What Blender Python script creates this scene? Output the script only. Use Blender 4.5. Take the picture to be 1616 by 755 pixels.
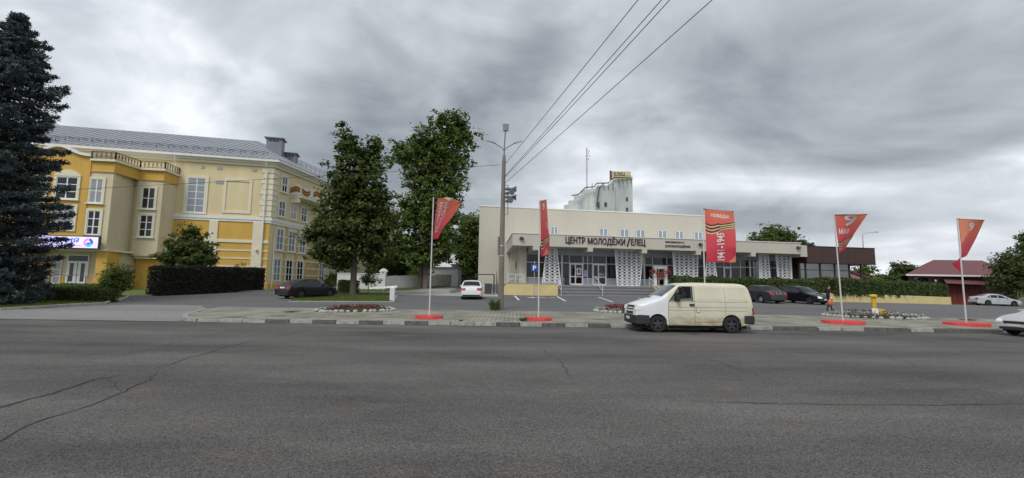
import bpy, bmesh, math, random
import numpy as np
from mathutils import Vector, Matrix
random.seed(7); rng = np.random.default_rng(7)
for o in list(bpy.data.objects): bpy.data.objects.remove(o)
S = bpy.context.scene; COL = S.collection
R = math.radians; PI = math.pi

# ------------------------------------------------------------------ camera
cam = bpy.data.cameras.new('camera'); co = bpy.data.objects.new('camera', cam); COL.objects.link(co)
cam.sensor_width = 36; cam.lens = 36*730/1616; cam.clip_start = .1; cam.clip_end = 6000
co.matrix_world = Matrix.Translation((0, 0, 1.63)) @ Matrix.Rotation(PI/2+math.atan(78/730), 4, 'X') @ Matrix.Rotation(.014, 4, 'Z')
S.camera = co
S.render.resolution_x = 1024; S.render.resolution_y = 478

# ------------------------------------------------------------------ sky: overcast cloud deck over a Nishita sky
W = bpy.data.worlds.new('World'); S.world = W; W.use_nodes = True
nt = W.node_tree; nt.nodes.clear(); N = nt.nodes.new; Lk = nt.links.new
SUN_EL, SUN_AZ = R(50), R(205)      # azimuth measured clockwise from +Y
sky = N('ShaderNodeTexSky'); sky.sky_type = 'NISHITA'; sky.sun_disc = False; sky.sun_elevation = SUN_EL; sky.sun_rotation = SUN_AZ
bgs = N('ShaderNodeBackground'); bgs.inputs[1].default_value = .08; Lk(sky.outputs[0], bgs.inputs[0])
tc = N('ShaderNodeTexCoord'); sp = N('ShaderNodeSeparateXYZ'); Lk(tc.outputs['Generated'], sp.inputs[0])
def mth(op, a, b=None, cl=False):
    n = N('ShaderNodeMath'); n.operation = op; n.use_clamp = cl
    for i, v in enumerate((a, b)):
        if v is None: continue
        if isinstance(v, (int, float)): n.inputs[i].default_value = v
        else: Lk(v, n.inputs[i])
    return n.outputs[0]
zz = mth('ADD', mth('MAXIMUM', sp.outputs[2], 0.0), .30)
cx = mth('DIVIDE', sp.outputs[0], zz); cy = mth('DIVIDE', sp.outputs[1], zz)
cb = N('ShaderNodeCombineXYZ'); Lk(cx, cb.inputs[0]); Lk(cy, cb.inputs[1])
def noise(scale, det, rough, off, dist=0.0, stretch=(1, 1, 1)):
    mp = N('ShaderNodeMapping'); mp.inputs['Location'].default_value = off; mp.inputs['Scale'].default_value = stretch; Lk(cb.outputs[0], mp.inputs[0])
    n = N('ShaderNodeTexNoise'); n.inputs['Scale'].default_value = scale; n.inputs['Detail'].default_value = det
    n.inputs['Roughness'].default_value = rough; n.inputs['Distortion'].default_value = dist; Lk(mp.outputs[0], n.inputs[0]); return n.outputs[0]
n1 = noise(.85, 4, .5, (5.3, 1.2, 0), .6)
n2 = noise(2.0, 8, .56, (11.3, 2.2, 0), .5, (1, 1.25, 1))
nn = mth('ADD', mth('MULTIPLY', n1, .70), mth('MULTIPLY', n2, .30))
rp = N('ShaderNodeValToRGB'); Lk(nn, rp.inputs[0]); e = rp.color_ramp.elements
e[0].position = .38; e[0].color = (.20, .228, .255, 1); e[1].position = .61; e[1].color = (.76, .79, .83, 1)
m = e.new(.46); m.color = (.335, .368, .40, 1); m = e.new(.54); m.color = (.50, .535, .58, 1)
# thinner cloud and paler air close to the horizon
hz = mth('POWER', mth('SUBTRACT', 1.0, mth('MAXIMUM', sp.outputs[2], 0.0)), 9.0)
mx = N('ShaderNodeMix'); mx.data_type = 'RGBA'; Lk(mth('MULTIPLY', hz, .62), mx.inputs[0]); Lk(rp.outputs[0], mx.inputs[6]); mx.inputs[7].default_value = (.66, .68, .70, 1)
bgc = N('ShaderNodeBackground'); Lk(mx.outputs[2], bgc.inputs[0]); bgc.inputs[1].default_value = 1.0
ms = N('ShaderNodeMixShader'); ms.inputs[0].default_value = .96; Lk(bgs.outputs[0], ms.inputs[1]); Lk(bgc.outputs[0], ms.inputs[2])
wo = N('ShaderNodeOutputWorld'); Lk(ms.outputs[0], wo.inputs[0])

sl = bpy.data.lights.new('sun', 'SUN'); sl.energy = 1.5; sl.angle = R(24); sl.color = (1, .97, .93)
so = bpy.data.objects.new('sun', sl); COL.objects.link(so)
sd = Vector((math.sin(SUN_AZ)*math.cos(SUN_EL), math.cos(SUN_AZ)*math.cos(SUN_EL), math.sin(SUN_EL)))
so.rotation_euler = sd.to_track_quat('Z', 'Y').to_euler(); so.location = (0, 0, 60)
v = S.view_settings; v.view_transform = 'Standard'; v.look = 'None'; v.exposure = .40; v.gamma = 1; v.use_curve_mapping = False

# ------------------------------------------------------------------ materials
MT = {}
def mat(name, col, rough=.7, var=.12, scale=3.0, bump=0.0, bscale=40.0, metal=0.0, spec=.5, col2=None, detail=5, stretch=(1, 1, 1), coat=0.0):
    if name in MT: return MT[name]
    m = bpy.data.materials.new(name); m.use_nodes = True; t = m.node_tree; b = t.nodes['Principled BSDF']
    b.inputs['Roughness'].default_value = rough; b.inputs['Metallic'].default_value = metal; b.inputs['Specular IOR Level'].default_value = spec
    if coat: b.inputs['Coat Weight'].default_value = coat; b.inputs['Coat Roughness'].default_value = .06
    tcn = t.nodes.new('ShaderNodeTexCoord'); mp = t.nodes.new('ShaderNodeMapping'); mp.inputs['Scale'].default_value = stretch
    t.links.new(tcn.outputs['Object'], mp.inputs[0])
    n = t.nodes.new('ShaderNodeTexNoise'); n.inputs['Scale'].default_value = scale; n.inputs['Detail'].default_value = detail; n.inputs['Roughness'].default_value = .6
    t.links.new(mp.outputs[0], n.inputs[0])
    r = t.nodes.new('ShaderNodeValToRGB'); r.color_ramp.elements[0].position = .3; r.color_ramp.elements[1].position = .7
    c2 = col2 or tuple(min(1, c*(1+var)) for c in col); c1 = tuple(c*(1-var) for c in col) if not col2 else col
    r.color_ramp.elements[0].color = (*c1, 1); r.color_ramp.elements[1].color = (*c2, 1)
    t.links.new(n.outputs[0], r.inputs[0]); t.links.new(r.outputs[0], b.inputs['Base Color'])
    if bump:
        n2 = t.nodes.new('ShaderNodeTexNoise'); n2.inputs['Scale'].default_value = bscale; n2.inputs['Detail'].default_value = 4
        t.links.new(tcn.outputs['Object'], n2.inputs[0])
        bp = t.nodes.new('ShaderNodeBump'); bp.inputs['Strength'].default_value = bump; bp.inputs['Distance'].default_value = .02
        t.links.new(n2.outputs[0], bp.inputs['Height']); t.links.new(bp.outputs[0], b.inputs['Normal'])
    MT[name] = m; return m
def leafmat(name, col, col2, trans=.25, rough=.55):
    m = bpy.data.materials.new(name); m.use_nodes = True; t = m.node_tree; b = t.nodes['Principled BSDF']
    b.inputs['Roughness'].default_value = rough; b.inputs['Specular IOR Level'].default_value = .3
    g = t.nodes.new('ShaderNodeNewGeometry'); tcn = t.nodes.new('ShaderNodeTexCoord')
    n = t.nodes.new('ShaderNodeTexNoise'); n.inputs['Scale'].default_value = .9; n.inputs['Detail'].default_value = 3; t.links.new(tcn.outputs['Object'], n.inputs[0])
    ad = t.nodes.new('ShaderNodeMath'); ad.operation = 'MULTIPLY_ADD'; ad.inputs[1].default_value = .42; t.links.new(g.outputs['Random Per Island'], ad.inputs[0])
    mu = t.nodes.new('ShaderNodeMath'); mu.operation = 'MULTIPLY'; mu.inputs[1].default_value = .6; t.links.new(n.outputs[0], mu.inputs[0]); t.links.new(mu.outputs[0], ad.inputs[2])
    r = t.nodes.new('ShaderNodeValToRGB'); r.color_ramp.elements[0].position = .2; r.color_ramp.elements[1].position = .85
    r.color_ramp.elements[0].color = (*col, 1); r.color_ramp.elements[1].color = (*col2, 1); t.links.new(ad.outputs[0], r.inputs[0]); t.links.new(r.outputs[0], b.inputs['Base Color'])
    tr = t.nodes.new('ShaderNodeBsdfTranslucent'); t.links.new(r.outputs[0], tr.inputs[0]); mxs = t.nodes.new('ShaderNodeMixShader'); mxs.inputs[0].default_value = trans
    t.links.new(b.outputs[0], mxs.inputs[1]); t.links.new(tr.outputs[0], mxs.inputs[2]); t.links.new(mxs.outputs[0], t.nodes['Material Output'].inputs[0])
    MT[name] = m; return m
def glassmat(name, tint, rough=.03, clear=.0, spec=.8):
    """dark reflecting pane; 'clear' lets part of what lies behind show through"""
    m = bpy.data.materials.new(name); m.use_nodes = True; t = m.node_tree; b = t.nodes['Principled BSDF']
    b.inputs['Base Color'].default_value = (*tint, 1); b.inputs['Roughness'].default_value = rough; b.inputs['Specular IOR Level'].default_value = spec
    if clear:
        tr = t.nodes.new('ShaderNodeBsdfTransparent'); tr.inputs[0].default_value = (.75, .8, .78, 1); mxs = t.nodes.new('ShaderNodeMixShader'); mxs.inputs[0].default_value = clear
        t.links.new(b.outputs[0], mxs.inputs[1]); t.links.new(tr.outputs[0], mxs.inputs[2]); t.links.new(mxs.outputs[0], t.nodes['Material Output'].inputs[0])
    MT[name] = m; return m
def emat(name, col, st):
    m = bpy.data.materials.new(name); m.use_nodes = True; b = m.node_tree.nodes['Principled BSDF']
    b.inputs['Base Color'].default_value = (*col, 1); b.inputs['Emission Color'].default_value = (*col, 1); b.inputs['Emission Strength'].default_value = st; MT[name] = m; return m

# ------------------------------------------------------------------ mesh helpers
ORG = {}
def tag(o, label=None, cat=None, group=None, kind=None):
    if label: o['label'] = label
    if cat: o['category'] = cat
    if group: o['group'] = group
    if kind: o['kind'] = kind
    return o
def empty(name, loc, label, cat, group=None, rz=0.0):
    o = bpy.data.objects.new(name, None); COL.objects.link(o); o.empty_display_size = .2; o.location = loc; o.rotation_euler.z = rz
    ORG[o.name] = Vector(loc); return tag(o, label, cat, group)
class MB:
    def __init__(s): s.v = []; s.f = []; s.sm = False
    def add(s, vs, fs):
        n = len(s.v); s.v += [tuple(p) for p in vs]; s.f += [tuple(i+n for i in f) for f in fs]; return s
    def hexa(s, p):      # p: 8 points, bottom 4 then top 4 (counter-clockwise)
        return s.add(p, [(3, 2, 1, 0), (4, 5, 6, 7), (0, 1, 5, 4), (1, 2, 6, 5), (2, 3, 7, 6), (3, 0, 4, 7)])
    def box(s, x0, x1, y0, y1, z0, z1):
        return s.hexa([(x0, y0, z0), (x1, y0, z0), (x1, y1, z0), (x0, y1, z0), (x0, y0, z1), (x1, y0, z1), (x1, y1, z1), (x0, y1, z1)])
    def prism(s, poly, z0, z1):
        n = len(poly); f0 = z0 if callable(z0) else (lambda x, y: z0); f1 = z1 if callable(z1) else (lambda x, y: z1)
        vs = [(x, y, f0(x, y)) for x, y in poly]+[(x, y, f1(x, y)) for x, y in poly]
        return s.add(vs, [tuple(range(n-1, -1, -1)), tuple(range(n, 2*n))]+[(i, (i+1) % n, n+(i+1) % n, n+i) for i in range(n)])
    def tube(s, pts, rad, k=8, cap=True):
        pts = [Vector(p) for p in pts]; rs = rad if isinstance(rad, (list, tuple)) else [rad]*len(pts); rings = []
        for i, p in enumerate(pts):
            d = (pts[min(i+1, len(pts)-1)]-pts[max(i-1, 0)]).normalized()
            a = d.cross(Vector((0, 0, 1)) if abs(d.z) < .9 else Vector((1, 0, 0))).normalized(); b = d.cross(a)
            rings.append([p+(a*math.cos(2*PI*j/k)+b*math.sin(2*PI*j/k))*rs[i] for j in range(k)])
        vs = [q for r_ in rings for q in r_]; fs = []
        for i in range(len(pts)-1):
            for j in range(k): fs.append((i*k+j, i*k+(j+1) % k, (i+1)*k+(j+1) % k, (i+1)*k+j))
        if cap: fs += [tuple(range(k-1, -1, -1)), tuple(range((len(pts)-1)*k, len(pts)*k))]
        return s.add(vs, fs)
    def bar(s, a, b, w=.05, h=None):
        a, b = Vector(a), Vector(b); h = h or w; d = (b-a).normalized(); x = d.cross(Vector((0, 0, 1)) if abs(d.z) < .95 else Vector((0, 1, 0))).normalized(); y = d.cross(x)
        P = lambda c: [c-x*w/2-y*h/2, c+x*w/2-y*h/2, c+x*w/2+y*h/2, c-x*w/2+y*h/2]
        return s.hexa(P(a)+P(b))
    def lathe(s, prof, c=(0, 0, 0), k=16, axis='Z', cap=True):   # prof: (r, h)
        vs = []
        for r_, h in prof:
            for j in range(k):
                a = 2*PI*j/k; q = (r_*math.cos(a), r_*math.sin(a), h)
                if axis == 'Y': q = (q[0], q[2], q[1])
                if axis == 'X': q = (q[2], q[0], q[1])
                vs.append((q[0]+c[0], q[1]+c[1], q[2]+c[2]))
        n = len(prof); fs = [(i*k+j, i*k+(j+1) % k, (i+1)*k+(j+1) % k, (i+1)*k+j) for i in range(n-1) for j in range(k)]
        if cap: fs += [tuple(range(k-1, -1, -1)), tuple(range((n-1)*k, n*k))]
        return s.add(vs, fs)
    def grid(s, fn, nu, nv):
        vs = [fn(i/nu, j/nv) for j in range(nv+1) for i in range(nu+1)]
        return s.add(vs, [(j*(nu+1)+i, j*(nu+1)+i+1, (j+1)*(nu+1)+i+1, (j+1)*(nu+1)+i) for j in range(nv) for i in range(nu)])
    def build(s, name, m, parent=None, smooth=False, bevel=0.0, autos=False):
        me = bpy.data.meshes.new(name); v_ = np.array(s.v, dtype=float)
        if parent is None:
            o_ = Vector(((v_[:, 0].min()+v_[:, 0].max())/2, (v_[:, 1].min()+v_[:, 1].max())/2, v_[:, 2].min()))
        else: o_ = ORG[parent.name]
        v_ = v_-np.array(o_); me.from_pydata(v_.tolist(), [], s.f)
        bm = bmesh.new(); bm.from_mesh(me); bmesh.ops.recalc_face_normals(bm, faces=bm.faces); bm.to_mesh(me); bm.free()
        me.materials.append(MT[m] if isinstance(m, str) else m)
        if smooth: me.polygons.foreach_set('use_smooth', [True]*len(me.polygons))
        o = bpy.data.objects.new(name, me); COL.objects.link(o)
        if parent is None: o.location = o_
        else: o.parent = parent
        ORG[o.name] = o_
        if bevel:
            b = o.modifiers.new('bevel', 'BEVEL'); b.width = bevel; b.segments = 2; b.limit_method = 'ANGLE'; b.angle_limit = R(40)
        if autos:
            me.polygons.foreach_set('use_smooth', [True]*len(me.polygons)); me.set_sharp_from_angle(angle=R(38))
        return o
class Fr:
    """wall frame: u along the wall, w outwards, z up"""
    def __init__(s, o, du, dw): s.o = Vector((o[0], o[1])); s.du = Vector(du).normalized(); s.dw = Vector(dw).normalized()
    def __call__(s, u, w, z): p = s.o+s.du*u+s.dw*w; return (p.x, p.y, z)
    def box(s, mb, u0, u1, w0, w1, z0, z1):
        P = lambda z: [s(u0, w0, z), s(u1, w0, z), s(u1, w1, z), s(u0, w1, z)]
        return mb.hexa(P(z0)+P(z1))
def cl(x, a, b): return max(a, min(b, x))
def T(x, y):
    """height of the site behind the kerb line: rises towards the buildings, falls off to the right"""
    if y < 20.3: return 0.0
    r = cl((y-21)/10, 0, 1)
    return .13+.035*cl(y-20.3, 0, 23.7)-.00018*cl(x, 0, 70)**2*r+cl((2-x)/8, 0, 1)*.04*cl(y-44, 0, 26)
def leaves(name, m, pts, nrm, size, parent, aspect=.6, jit=.35, kind=None):
    """one mesh of leaf-sized bent faces: pts Nx3, nrm Nx3 preferred facing, size N"""
    n = len(pts); a = rng.normal(size=(n, 3)); nr = nrm+rng.normal(size=(n, 3))*jit*2; nr /= np.linalg.norm(nr, axis=1)[:, None]+1e-9
    t = np.cross(a, nr); t /= np.linalg.norm(t, axis=1)[:, None]+1e-9; b = np.cross(nr, t); L = (size*.5)[:, None]; Wd = L*aspect
    v_ = np.empty((n, 4, 3)); v_[:, 0] = pts-t*L; v_[:, 1] = pts+b*Wd-nr*L*.25; v_[:, 2] = pts+t*L; v_[:, 3] = pts-b*Wd-nr*L*.25
    v_ = v_.reshape(-1, 3); o_ = np.array(ORG[parent.name]) if parent else np.array([v_[:, 0].mean(), v_[:, 1].mean(), v_[:, 2].min()])
    me = bpy.data.meshes.new(name); me.vertices.add(4*n); me.vertices.foreach_set('co', (v_-o_).ravel()); me.loops.add(4*n); me.loops.foreach_set('vertex_index', np.arange(4*n))
    me.polygons.add(n); me.polygons.foreach_set('loop_start', np.arange(0, 4*n, 4)); me.update(calc_edges=True); me.validate()
    me.materials.append(MT[m]); o = bpy.data.objects.new(name, me); COL.objects.link(o)
    if parent: o.parent = parent
    else: o.location = o_
    ORG[o.name] = Vector(o_)
    if kind: o['kind'] = kind
    return o
def text_geo(txt, size, bold=.0, res=2, spacing=1.0, fine=False):
    cu = bpy.data.curves.new('t', 'FONT'); cu.body = txt; cu.size = size; cu.offset = bold; cu.resolution_u = res; cu.space_character = spacing; cu.fill_mode = 'BOTH'
    o = bpy.data.objects.new('t', cu); COL.objects.link(o); dg = bpy.context.evaluated_depsgraph_get(); me = bpy.data.meshes.new_from_object(o.evaluated_get(dg))
    bm = bmesh.new(); bm.from_mesh(me); bmesh.ops.triangulate(bm, faces=bm.faces); bmesh.ops.remove_doubles(bm, verts=bm.verts, dist=1e-5)
    if fine:
        for _ in range(3):
            lg = [e_ for e_ in bm.edges if e_.calc_length() > .12*size]
            if lg: bmesh.ops.subdivide_edges(bm, edges=lg, cuts=1); bmesh.ops.triangulate(bm, faces=bm.faces)
        bm.verts.index_update()
    vs = [(q.co.x, q.co.y) for q in bm.verts]; fs = [tuple(x.index for x in f.verts) for f in bm.faces]; bm.free()
    bpy.data.objects.remove(o); bpy.data.curves.remove(cu); bpy.data.meshes.remove(me)
    xs = [p[0] for p in vs]; ys = [p[1] for p in vs]; return [(p[0]-min(xs), p[1]-min(ys)) for p in vs], fs, max(xs)-min(xs), max(ys)-min(ys)
def put_text(mb, txt, size, fn, bold=.0, width=None, height=None, thick=0.0, fnback=None):
    vs, fs, w_, h_ = text_geo(txt, size, bold); sx = (width/w_) if width else 1; sy = (height/h_) if height else 1
    mb.add([fn(x*sx, y*sy) for x, y in vs], fs)
    if fnback:
        mb.add([fnback(x*sx, y*sy) for x, y in vs], fs)
        ed = {}
        for f in fs:
            for i in range(3):
                k_ = (f[i], f[(i+1) % 3]); ed[k_] = 1
        n = len(vs); b0 = len(mb.v)-2*n
        for (i, j) in ed:
            if (j, i) not in ed: mb.f.append((b0+i, b0+j, b0+n+j, b0+n+i))
    return w_*sx, h_*sy
# ------------------------------------------------------------------ surface materials
def asphalt(name, c0, c1, patch, speck=.5, sc=1.0, bump=.5):
    m = bpy.data.materials.new(name); m.use_nodes = True; t = m.node_tree; b = t.nodes['Principled BSDF']; b.inputs['Roughness'].default_value = .88; b.inputs['Specular IOR Level'].default_value = .25
    tcn = t.nodes.new('ShaderNodeTexCoord'); NN = t.nodes.new; LL = t.links.new
    def nz(scale, det, st=(1, 1, 1), rough=.6):
        mp = NN('ShaderNodeMapping'); mp.inputs['Scale'].default_value = st; LL(tcn.outputs['Object'], mp.inputs[0])
        n = NN('ShaderNodeTexNoise'); n.inputs['Scale'].default_value = scale; n.inputs['Detail'].default_value = det; n.inputs['Roughness'].default_value = rough; LL(mp.outputs[0], n.inputs[0]); return n.outputs[0]
    big = NN('ShaderNodeValToRGB'); LL(nz(.30, 7, (.32, 1, 1), .62), big.inputs[0]); big.color_ramp.elements[0].position = .35; big.color_ramp.elements[1].position = .68
    big.color_ramp.elements[0].color = (*c0, 1); big.color_ramp.elements[1].color = (*c1, 1)
    st = NN('ShaderNodeValToRGB'); LL(nz(1.3, 7, (.5, 1, 1)), st.inputs[0]); st.color_ramp.elements[0].position = .55; st.color_ramp.elements[1].position = .75
    st.color_ramp.elements[0].color = (0, 0, 0, 1); st.color_ramp.elements[1].color = (.6, .6, .6, 1)
    m1 = NN('ShaderNodeMix'); m1.data_type = 'RGBA'; LL(st.outputs[0], m1.inputs[0]); LL(big.outputs[0], m1.inputs[6]); m1.inputs[7].default_value = (*patch, 1)
    vo = NN('ShaderNodeTexVoronoi'); vo.inputs['Scale'].default_value = 52*sc; LL(tcn.outputs['Object'], vo.inputs[0])
    sepc = NN('ShaderNodeSeparateColor'); LL(vo.outputs['Color'], sepc.inputs[0])
    sr = NN('ShaderNodeValToRGB'); LL(sepc.outputs[0], sr.inputs[0]); sr.color_ramp.elements[0].color = (1-speck, 1-speck, 1-speck, 1); sr.color_ramp.elements[1].color = (1+speck*1.1,)*3+(1,)
    sr.color_ramp.elements[0].position = .1; sr.color_ramp.elements[1].position = .95
    m2 = NN('ShaderNodeMix'); m2.data_type = 'RGBA'; m2.blend_type = 'MULTIPLY'; m2.inputs[0].default_value = 1; m2.clamp_result = False; LL(m1.outputs[2], m2.inputs[6]); LL(sr.outputs[0], m2.inputs[7]); LL(m2.outputs[2], b.inputs['Base Color'])
    hb = NN('ShaderNodeMath'); hb.operation = 'ADD'; LL(vo.outputs['Distance'], hb.inputs[0]); LL(nz(30*sc, 4), hb.inputs[1])
    bp = NN('ShaderNodeBump'); bp.inputs['Strength'].default_value = bump; bp.inputs['Distance'].default_value = .012; LL(hb.outputs[0], bp.inputs['Height']); LL(bp.outputs[0], b.inputs['Normal'])
    MT[name] = m; return m
asphalt('asphalt_road', (.070, .066, .063), (.160, .152, .144), (.150, .128, .112), .5, 1.6)
asphalt('asphalt_lot', (.118, .117, .119), (.158, .156, .157), (.135, .133, .132), .3)
asphalt('asphalt_pale', (.20, .198, .195), (.26, .255, .25), (.22, .215, .21), .3)
def tiles(name, c0, c1, mortar, bw, bh, msz):
    m = bpy.data.materials.new(name); m.use_nodes = True; t = m.node_tree; b = t.nodes['Principled BSDF']; b.inputs['Roughness'].default_value = .9; b.inputs['Specular IOR Level'].default_value = .2
    tcn = t.nodes.new('ShaderNodeTexCoord'); br = t.nodes.new('ShaderNodeTexBrick'); br.inputs['Scale'].default_value = 1; br.inputs['Brick Width'].default_value = bw; br.inputs['Row Height'].default_value = bh
    br.inputs['Mortar Size'].default_value = msz; br.inputs['Mortar Smooth'].default_value = .3; br.offset = 0
    br.inputs['Color1'].default_value = (*c0, 1); br.inputs['Color2'].default_value = (*c1, 1); br.inputs['Mortar'].default_value = (*mortar, 1); t.links.new(tcn.outputs['Object'], br.inputs[0])
    n = t.nodes.new('ShaderNodeTexNoise'); n.inputs['Scale'].default_value = .9; n.inputs['Detail'].default_value = 7; t.links.new(tcn.outputs['Object'], n.inputs[0])
    r = t.nodes.new('ShaderNodeValToRGB'); r.color_ramp.elements[0].position = .3; r.color_ramp.elements[1].position = .65; r.color_ramp.elements[0].color = (.62, .62, .6, 1); r.color_ramp.elements[1].color = (1.05, 1.05, 1.02, 1); t.links.new(n.outputs[0], r.inputs[0])
    mx_ = t.nodes.new('ShaderNodeMix'); mx_.data_type = 'RGBA'; mx_.blend_type = 'MULTIPLY'; mx_.inputs[0].default_value = 1; t.links.new(br.outputs[0], mx_.inputs[6]); t.links.new(r.outputs[0], mx_.inputs[7]); t.links.new(mx_.outputs[2], b.inputs['Base Color'])
    bp = t.nodes.new('ShaderNodeBump'); bp.inputs['Strength'].default_value = .6; bp.inputs['Distance'].default_value = .01; bp.invert = True; t.links.new(br.outputs['Fac'], bp.inputs['Height']); t.links.new(bp.outputs[0], b.inputs['Normal']); MT[name] = m
tiles('paving', (.355, .345, .29), (.30, .29, .245), (.15, .145, .12), .2, .2, .014)
tiles('paving_pale', (.44, .44, .43), (.39, .39, .38), (.27, .27, .26), .4, .4, .015)
mat('soil_ground', (.085, .105, .05), .95, .3, .4, .4, 12)
mat('lawn', (.075, .12, .028), .95, col2=(.14, .185, .05), scale=.8, bump=.8, bscale=30)
mat('kerb_dark', (.10, .098, .094), .9, .35, 6, .3, 30); mat('kerb_pale', (.30, .295, .275), .9, .3, 5, .3, 30)
mat('kerb_plain', (.33, .325, .30), .9, .2, 3, .3, 30); mat('line_white', (.72, .72, .70), .8, .12, 6)
mat('crack', (.03, .028, .026), .95, .3); mat('tar', (.06, .057, .055), .9, .25)

# ------------------------------------------------------------------ ground, road, lot, pavement
def smooth01(t): t = cl(t, 0, 1); return t*t*(3-2*t)
def TL(x, y): return T(x, y)*smooth01((y-20.3)/2.6) if y > 20.3 else 0.0
def sheet(name, xs, ys, fn, m, kind='structure', parent=None):
    mb = MB(); nx = len(xs); mb.add([(x, y, fn(x, y)) for y in ys for x in xs], [(j*nx+i, j*nx+i+1, (j+1)*nx+i+1, (j+1)*nx+i) for j in range(len(ys)-1) for i in range(nx-1)])
    o = mb.build(name, m, parent); o['kind'] = kind; return o
gx = [-3000, -1200, -500, -250, -140]+list(np.arange(-90, 121, 7.5))+[150, 250, 500, 1200, 3000]
gy = [-800, -300, -100, -30, 0, 20.3]+list(np.arange(21, 31, 2.5))+list(np.arange(31, 90, 6.5))+[110, 160, 300, 700, 1600, 4000]
sheet('ground', gx, gy, lambda x, y: TL(x, y)-.06, 'soil_ground')
sheet('road', [-420, -100, -40, -14, 0, 14, 40, 100, 420], [-26, -8, 4, 14, 20.3], lambda x, y: 0, 'asphalt_road')
sheet('parking_lot', list(np.arange(-62, 80, 2.0)), [20.3, 20.7, 21.1, 21.5, 22, 22.5, 23, 24]+list(np.arange(26, 72, 2.0)), lambda x, y: TL(x, y)+.004, 'asphalt_lot')
PB = 26.6
def patch(name, poly, m, dz, kind='structure', res=1.0):
    """sheet clipped to a polygon, following the slope of the site"""
    bm = bmesh.new(); x0 = min(p[0] for p in poly); x1 = max(p[0] for p in poly); y0 = min(p[1] for p in poly); y1 = max(p[1] for p in poly)
    f = bm.faces.new([bm.verts.new((x, y, 0)) for x, y in poly]); bmesh.ops.triangulate(bm, faces=[f])
    for k_ in range(1, int((y1-y0)/res)+1):
        bmesh.ops.bisect_plane(bm, geom=bm.verts[:]+bm.edges[:]+bm.faces[:], plane_co=(0, y0+k_*res, 0), plane_no=(0, 1, 0))
    for k_ in range(1, int((x1-x0)/4)+1):
        bmesh.ops.bisect_plane(bm, geom=bm.verts[:]+bm.edges[:]+bm.faces[:], plane_co=(x0+k_*4, 0, 0), plane_no=(1, 0, 0))
    mb = MB(); bm.verts.index_update(); mb.add([(q.co.x, q.co.y, dz(q.co.x, q.co.y) if callable(dz) else T(q.co.x, q.co.y)+dz) for q in bm.verts], [tuple(x.index for x in f.verts) for f in bm.faces]); bm.free()
    o = mb.build(name, m); o['kind'] = kind; return o
pave = patch('pavement', [(-14.0, 20.52), (75, 20.52), (75, PB), (-16.4, PB), (-16.3, 25.4), (-15.6, 23), (-14.8, 21.4)], 'paving', .012)
patch('driveway', [(-30, 20.34), (-14.4, 20.34), (-15.2, 22.4), (-16.2, 25.0), (-18, 27.2), (-22, 27.4), (-23.5, 25.4), (-24.2, 23.0), (-30, 22.2)], 'asphalt_pale', lambda x, y: TL(x, y)+.012, res=.5)
patch('side_path', [(-11.2, 42.2), (-.9, 41.4), (-.9, 46), (-2.2, 56), (-8.2, 62), (-10.5, 52), (-12.5, 47.5), (-19.0, 46.4), (-18.8, 45.2), (-11.5, 45.4)], 'paving_pale', .012)
LAWN1 = [(-14.9, 31.6), (-8.3, 32.7), (-10.9, 44.4), (-19.2, 44.3), (-17.6, 38)]
LAWN2 = [(-90, 21.6), (-24.9, 22.6), (-23.9, 27.4), (-28.3, 34.6), (-24.0, 46.4), (-25, 49.6), (-90, 46)]
LAWN3 = [(-19.5, 47), (-12.8, 48.0), (-10.8, 52.5), (-8.8, 62), (-8.6, 76), (-26, 76), (-21, 62)]
for pl in (LAWN1, LAWN2, LAWN3): patch('lawn', pl, 'lawn', .03)
# kerb along the road: one stone after another, old black and white paint worn off
kerb = bpy.data.objects.new('kerb', None); COL.objects.link(kerb); kerb['kind'] = 'structure'; kerb.location = (16, 20.4, 0); ORG['kerb'] = Vector((16, 20.4, 0))
rk = random.Random(3); x = -13.6; i = 0
while x < 60:
    mb = MB(); dz = rk.uniform(-.012, .012); dy = rk.uniform(-.02, .02); L_ = 1.0+rk.uniform(-.03, .03); tw = rk.uniform(-.012, .012)
    mb.hexa([(x+.012, 20.3+dy-tw, -.06), (x+L_-.012, 20.3+dy+tw, -.06), (x+L_-.012, 20.52+dy+tw, -.06), (x+.012, 20.52+dy-tw, -.06), (x+.012, 20.33+dy-tw, .145+dz), (x+L_-.012, 20.33+dy+tw, .145+dz+tw), (x+L_-.012, 20.53+dy+tw, .145+dz+tw), (x+.012, 20.53+dy-tw, .145+dz)])
    pat = (x > -12.5 and (i % 2 == 1 if x < 12 else i % 4 < 3)); mb.build('kerb_stone', 'kerb_dark' if pat and rk.random() < .7 else 'kerb_pale', kerb, bevel=.015); x += L_; i += 1
prev = (-13.6, 20.42); 
for q in ((-14.35, 20.75), (-14.95, 21.5), (-15.45, 22.4), (-15.85, 23.35), (-16.2, 24.3), (-16.4, 25.3)):
    mb = MB(); z0 = TL(*prev); z1 = TL(*q); a = Vector((*prev, 0)); b = Vector((*q, 0)); d = (b-a).normalized(); n_ = Vector((-d.y, d.x, 0))*.1; a += d*.015; b -= d*.015
    P = lambda p, z: (p.x, p.y, z)
    mb.hexa([P(a+n_, z0-.08), P(b+n_, z1-.08), P(b-n_, z1-.08), P(a-n_, z0-.08), P(a+n_, T(*prev)+.02), P(b+n_, T(*q)+.03), P(b-n_, T(*q)+.03), P(a-n_, T(*prev)+.02)]); mb.build('kerb_stone', 'kerb_pale', kerb, bevel=.02); prev = q
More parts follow.
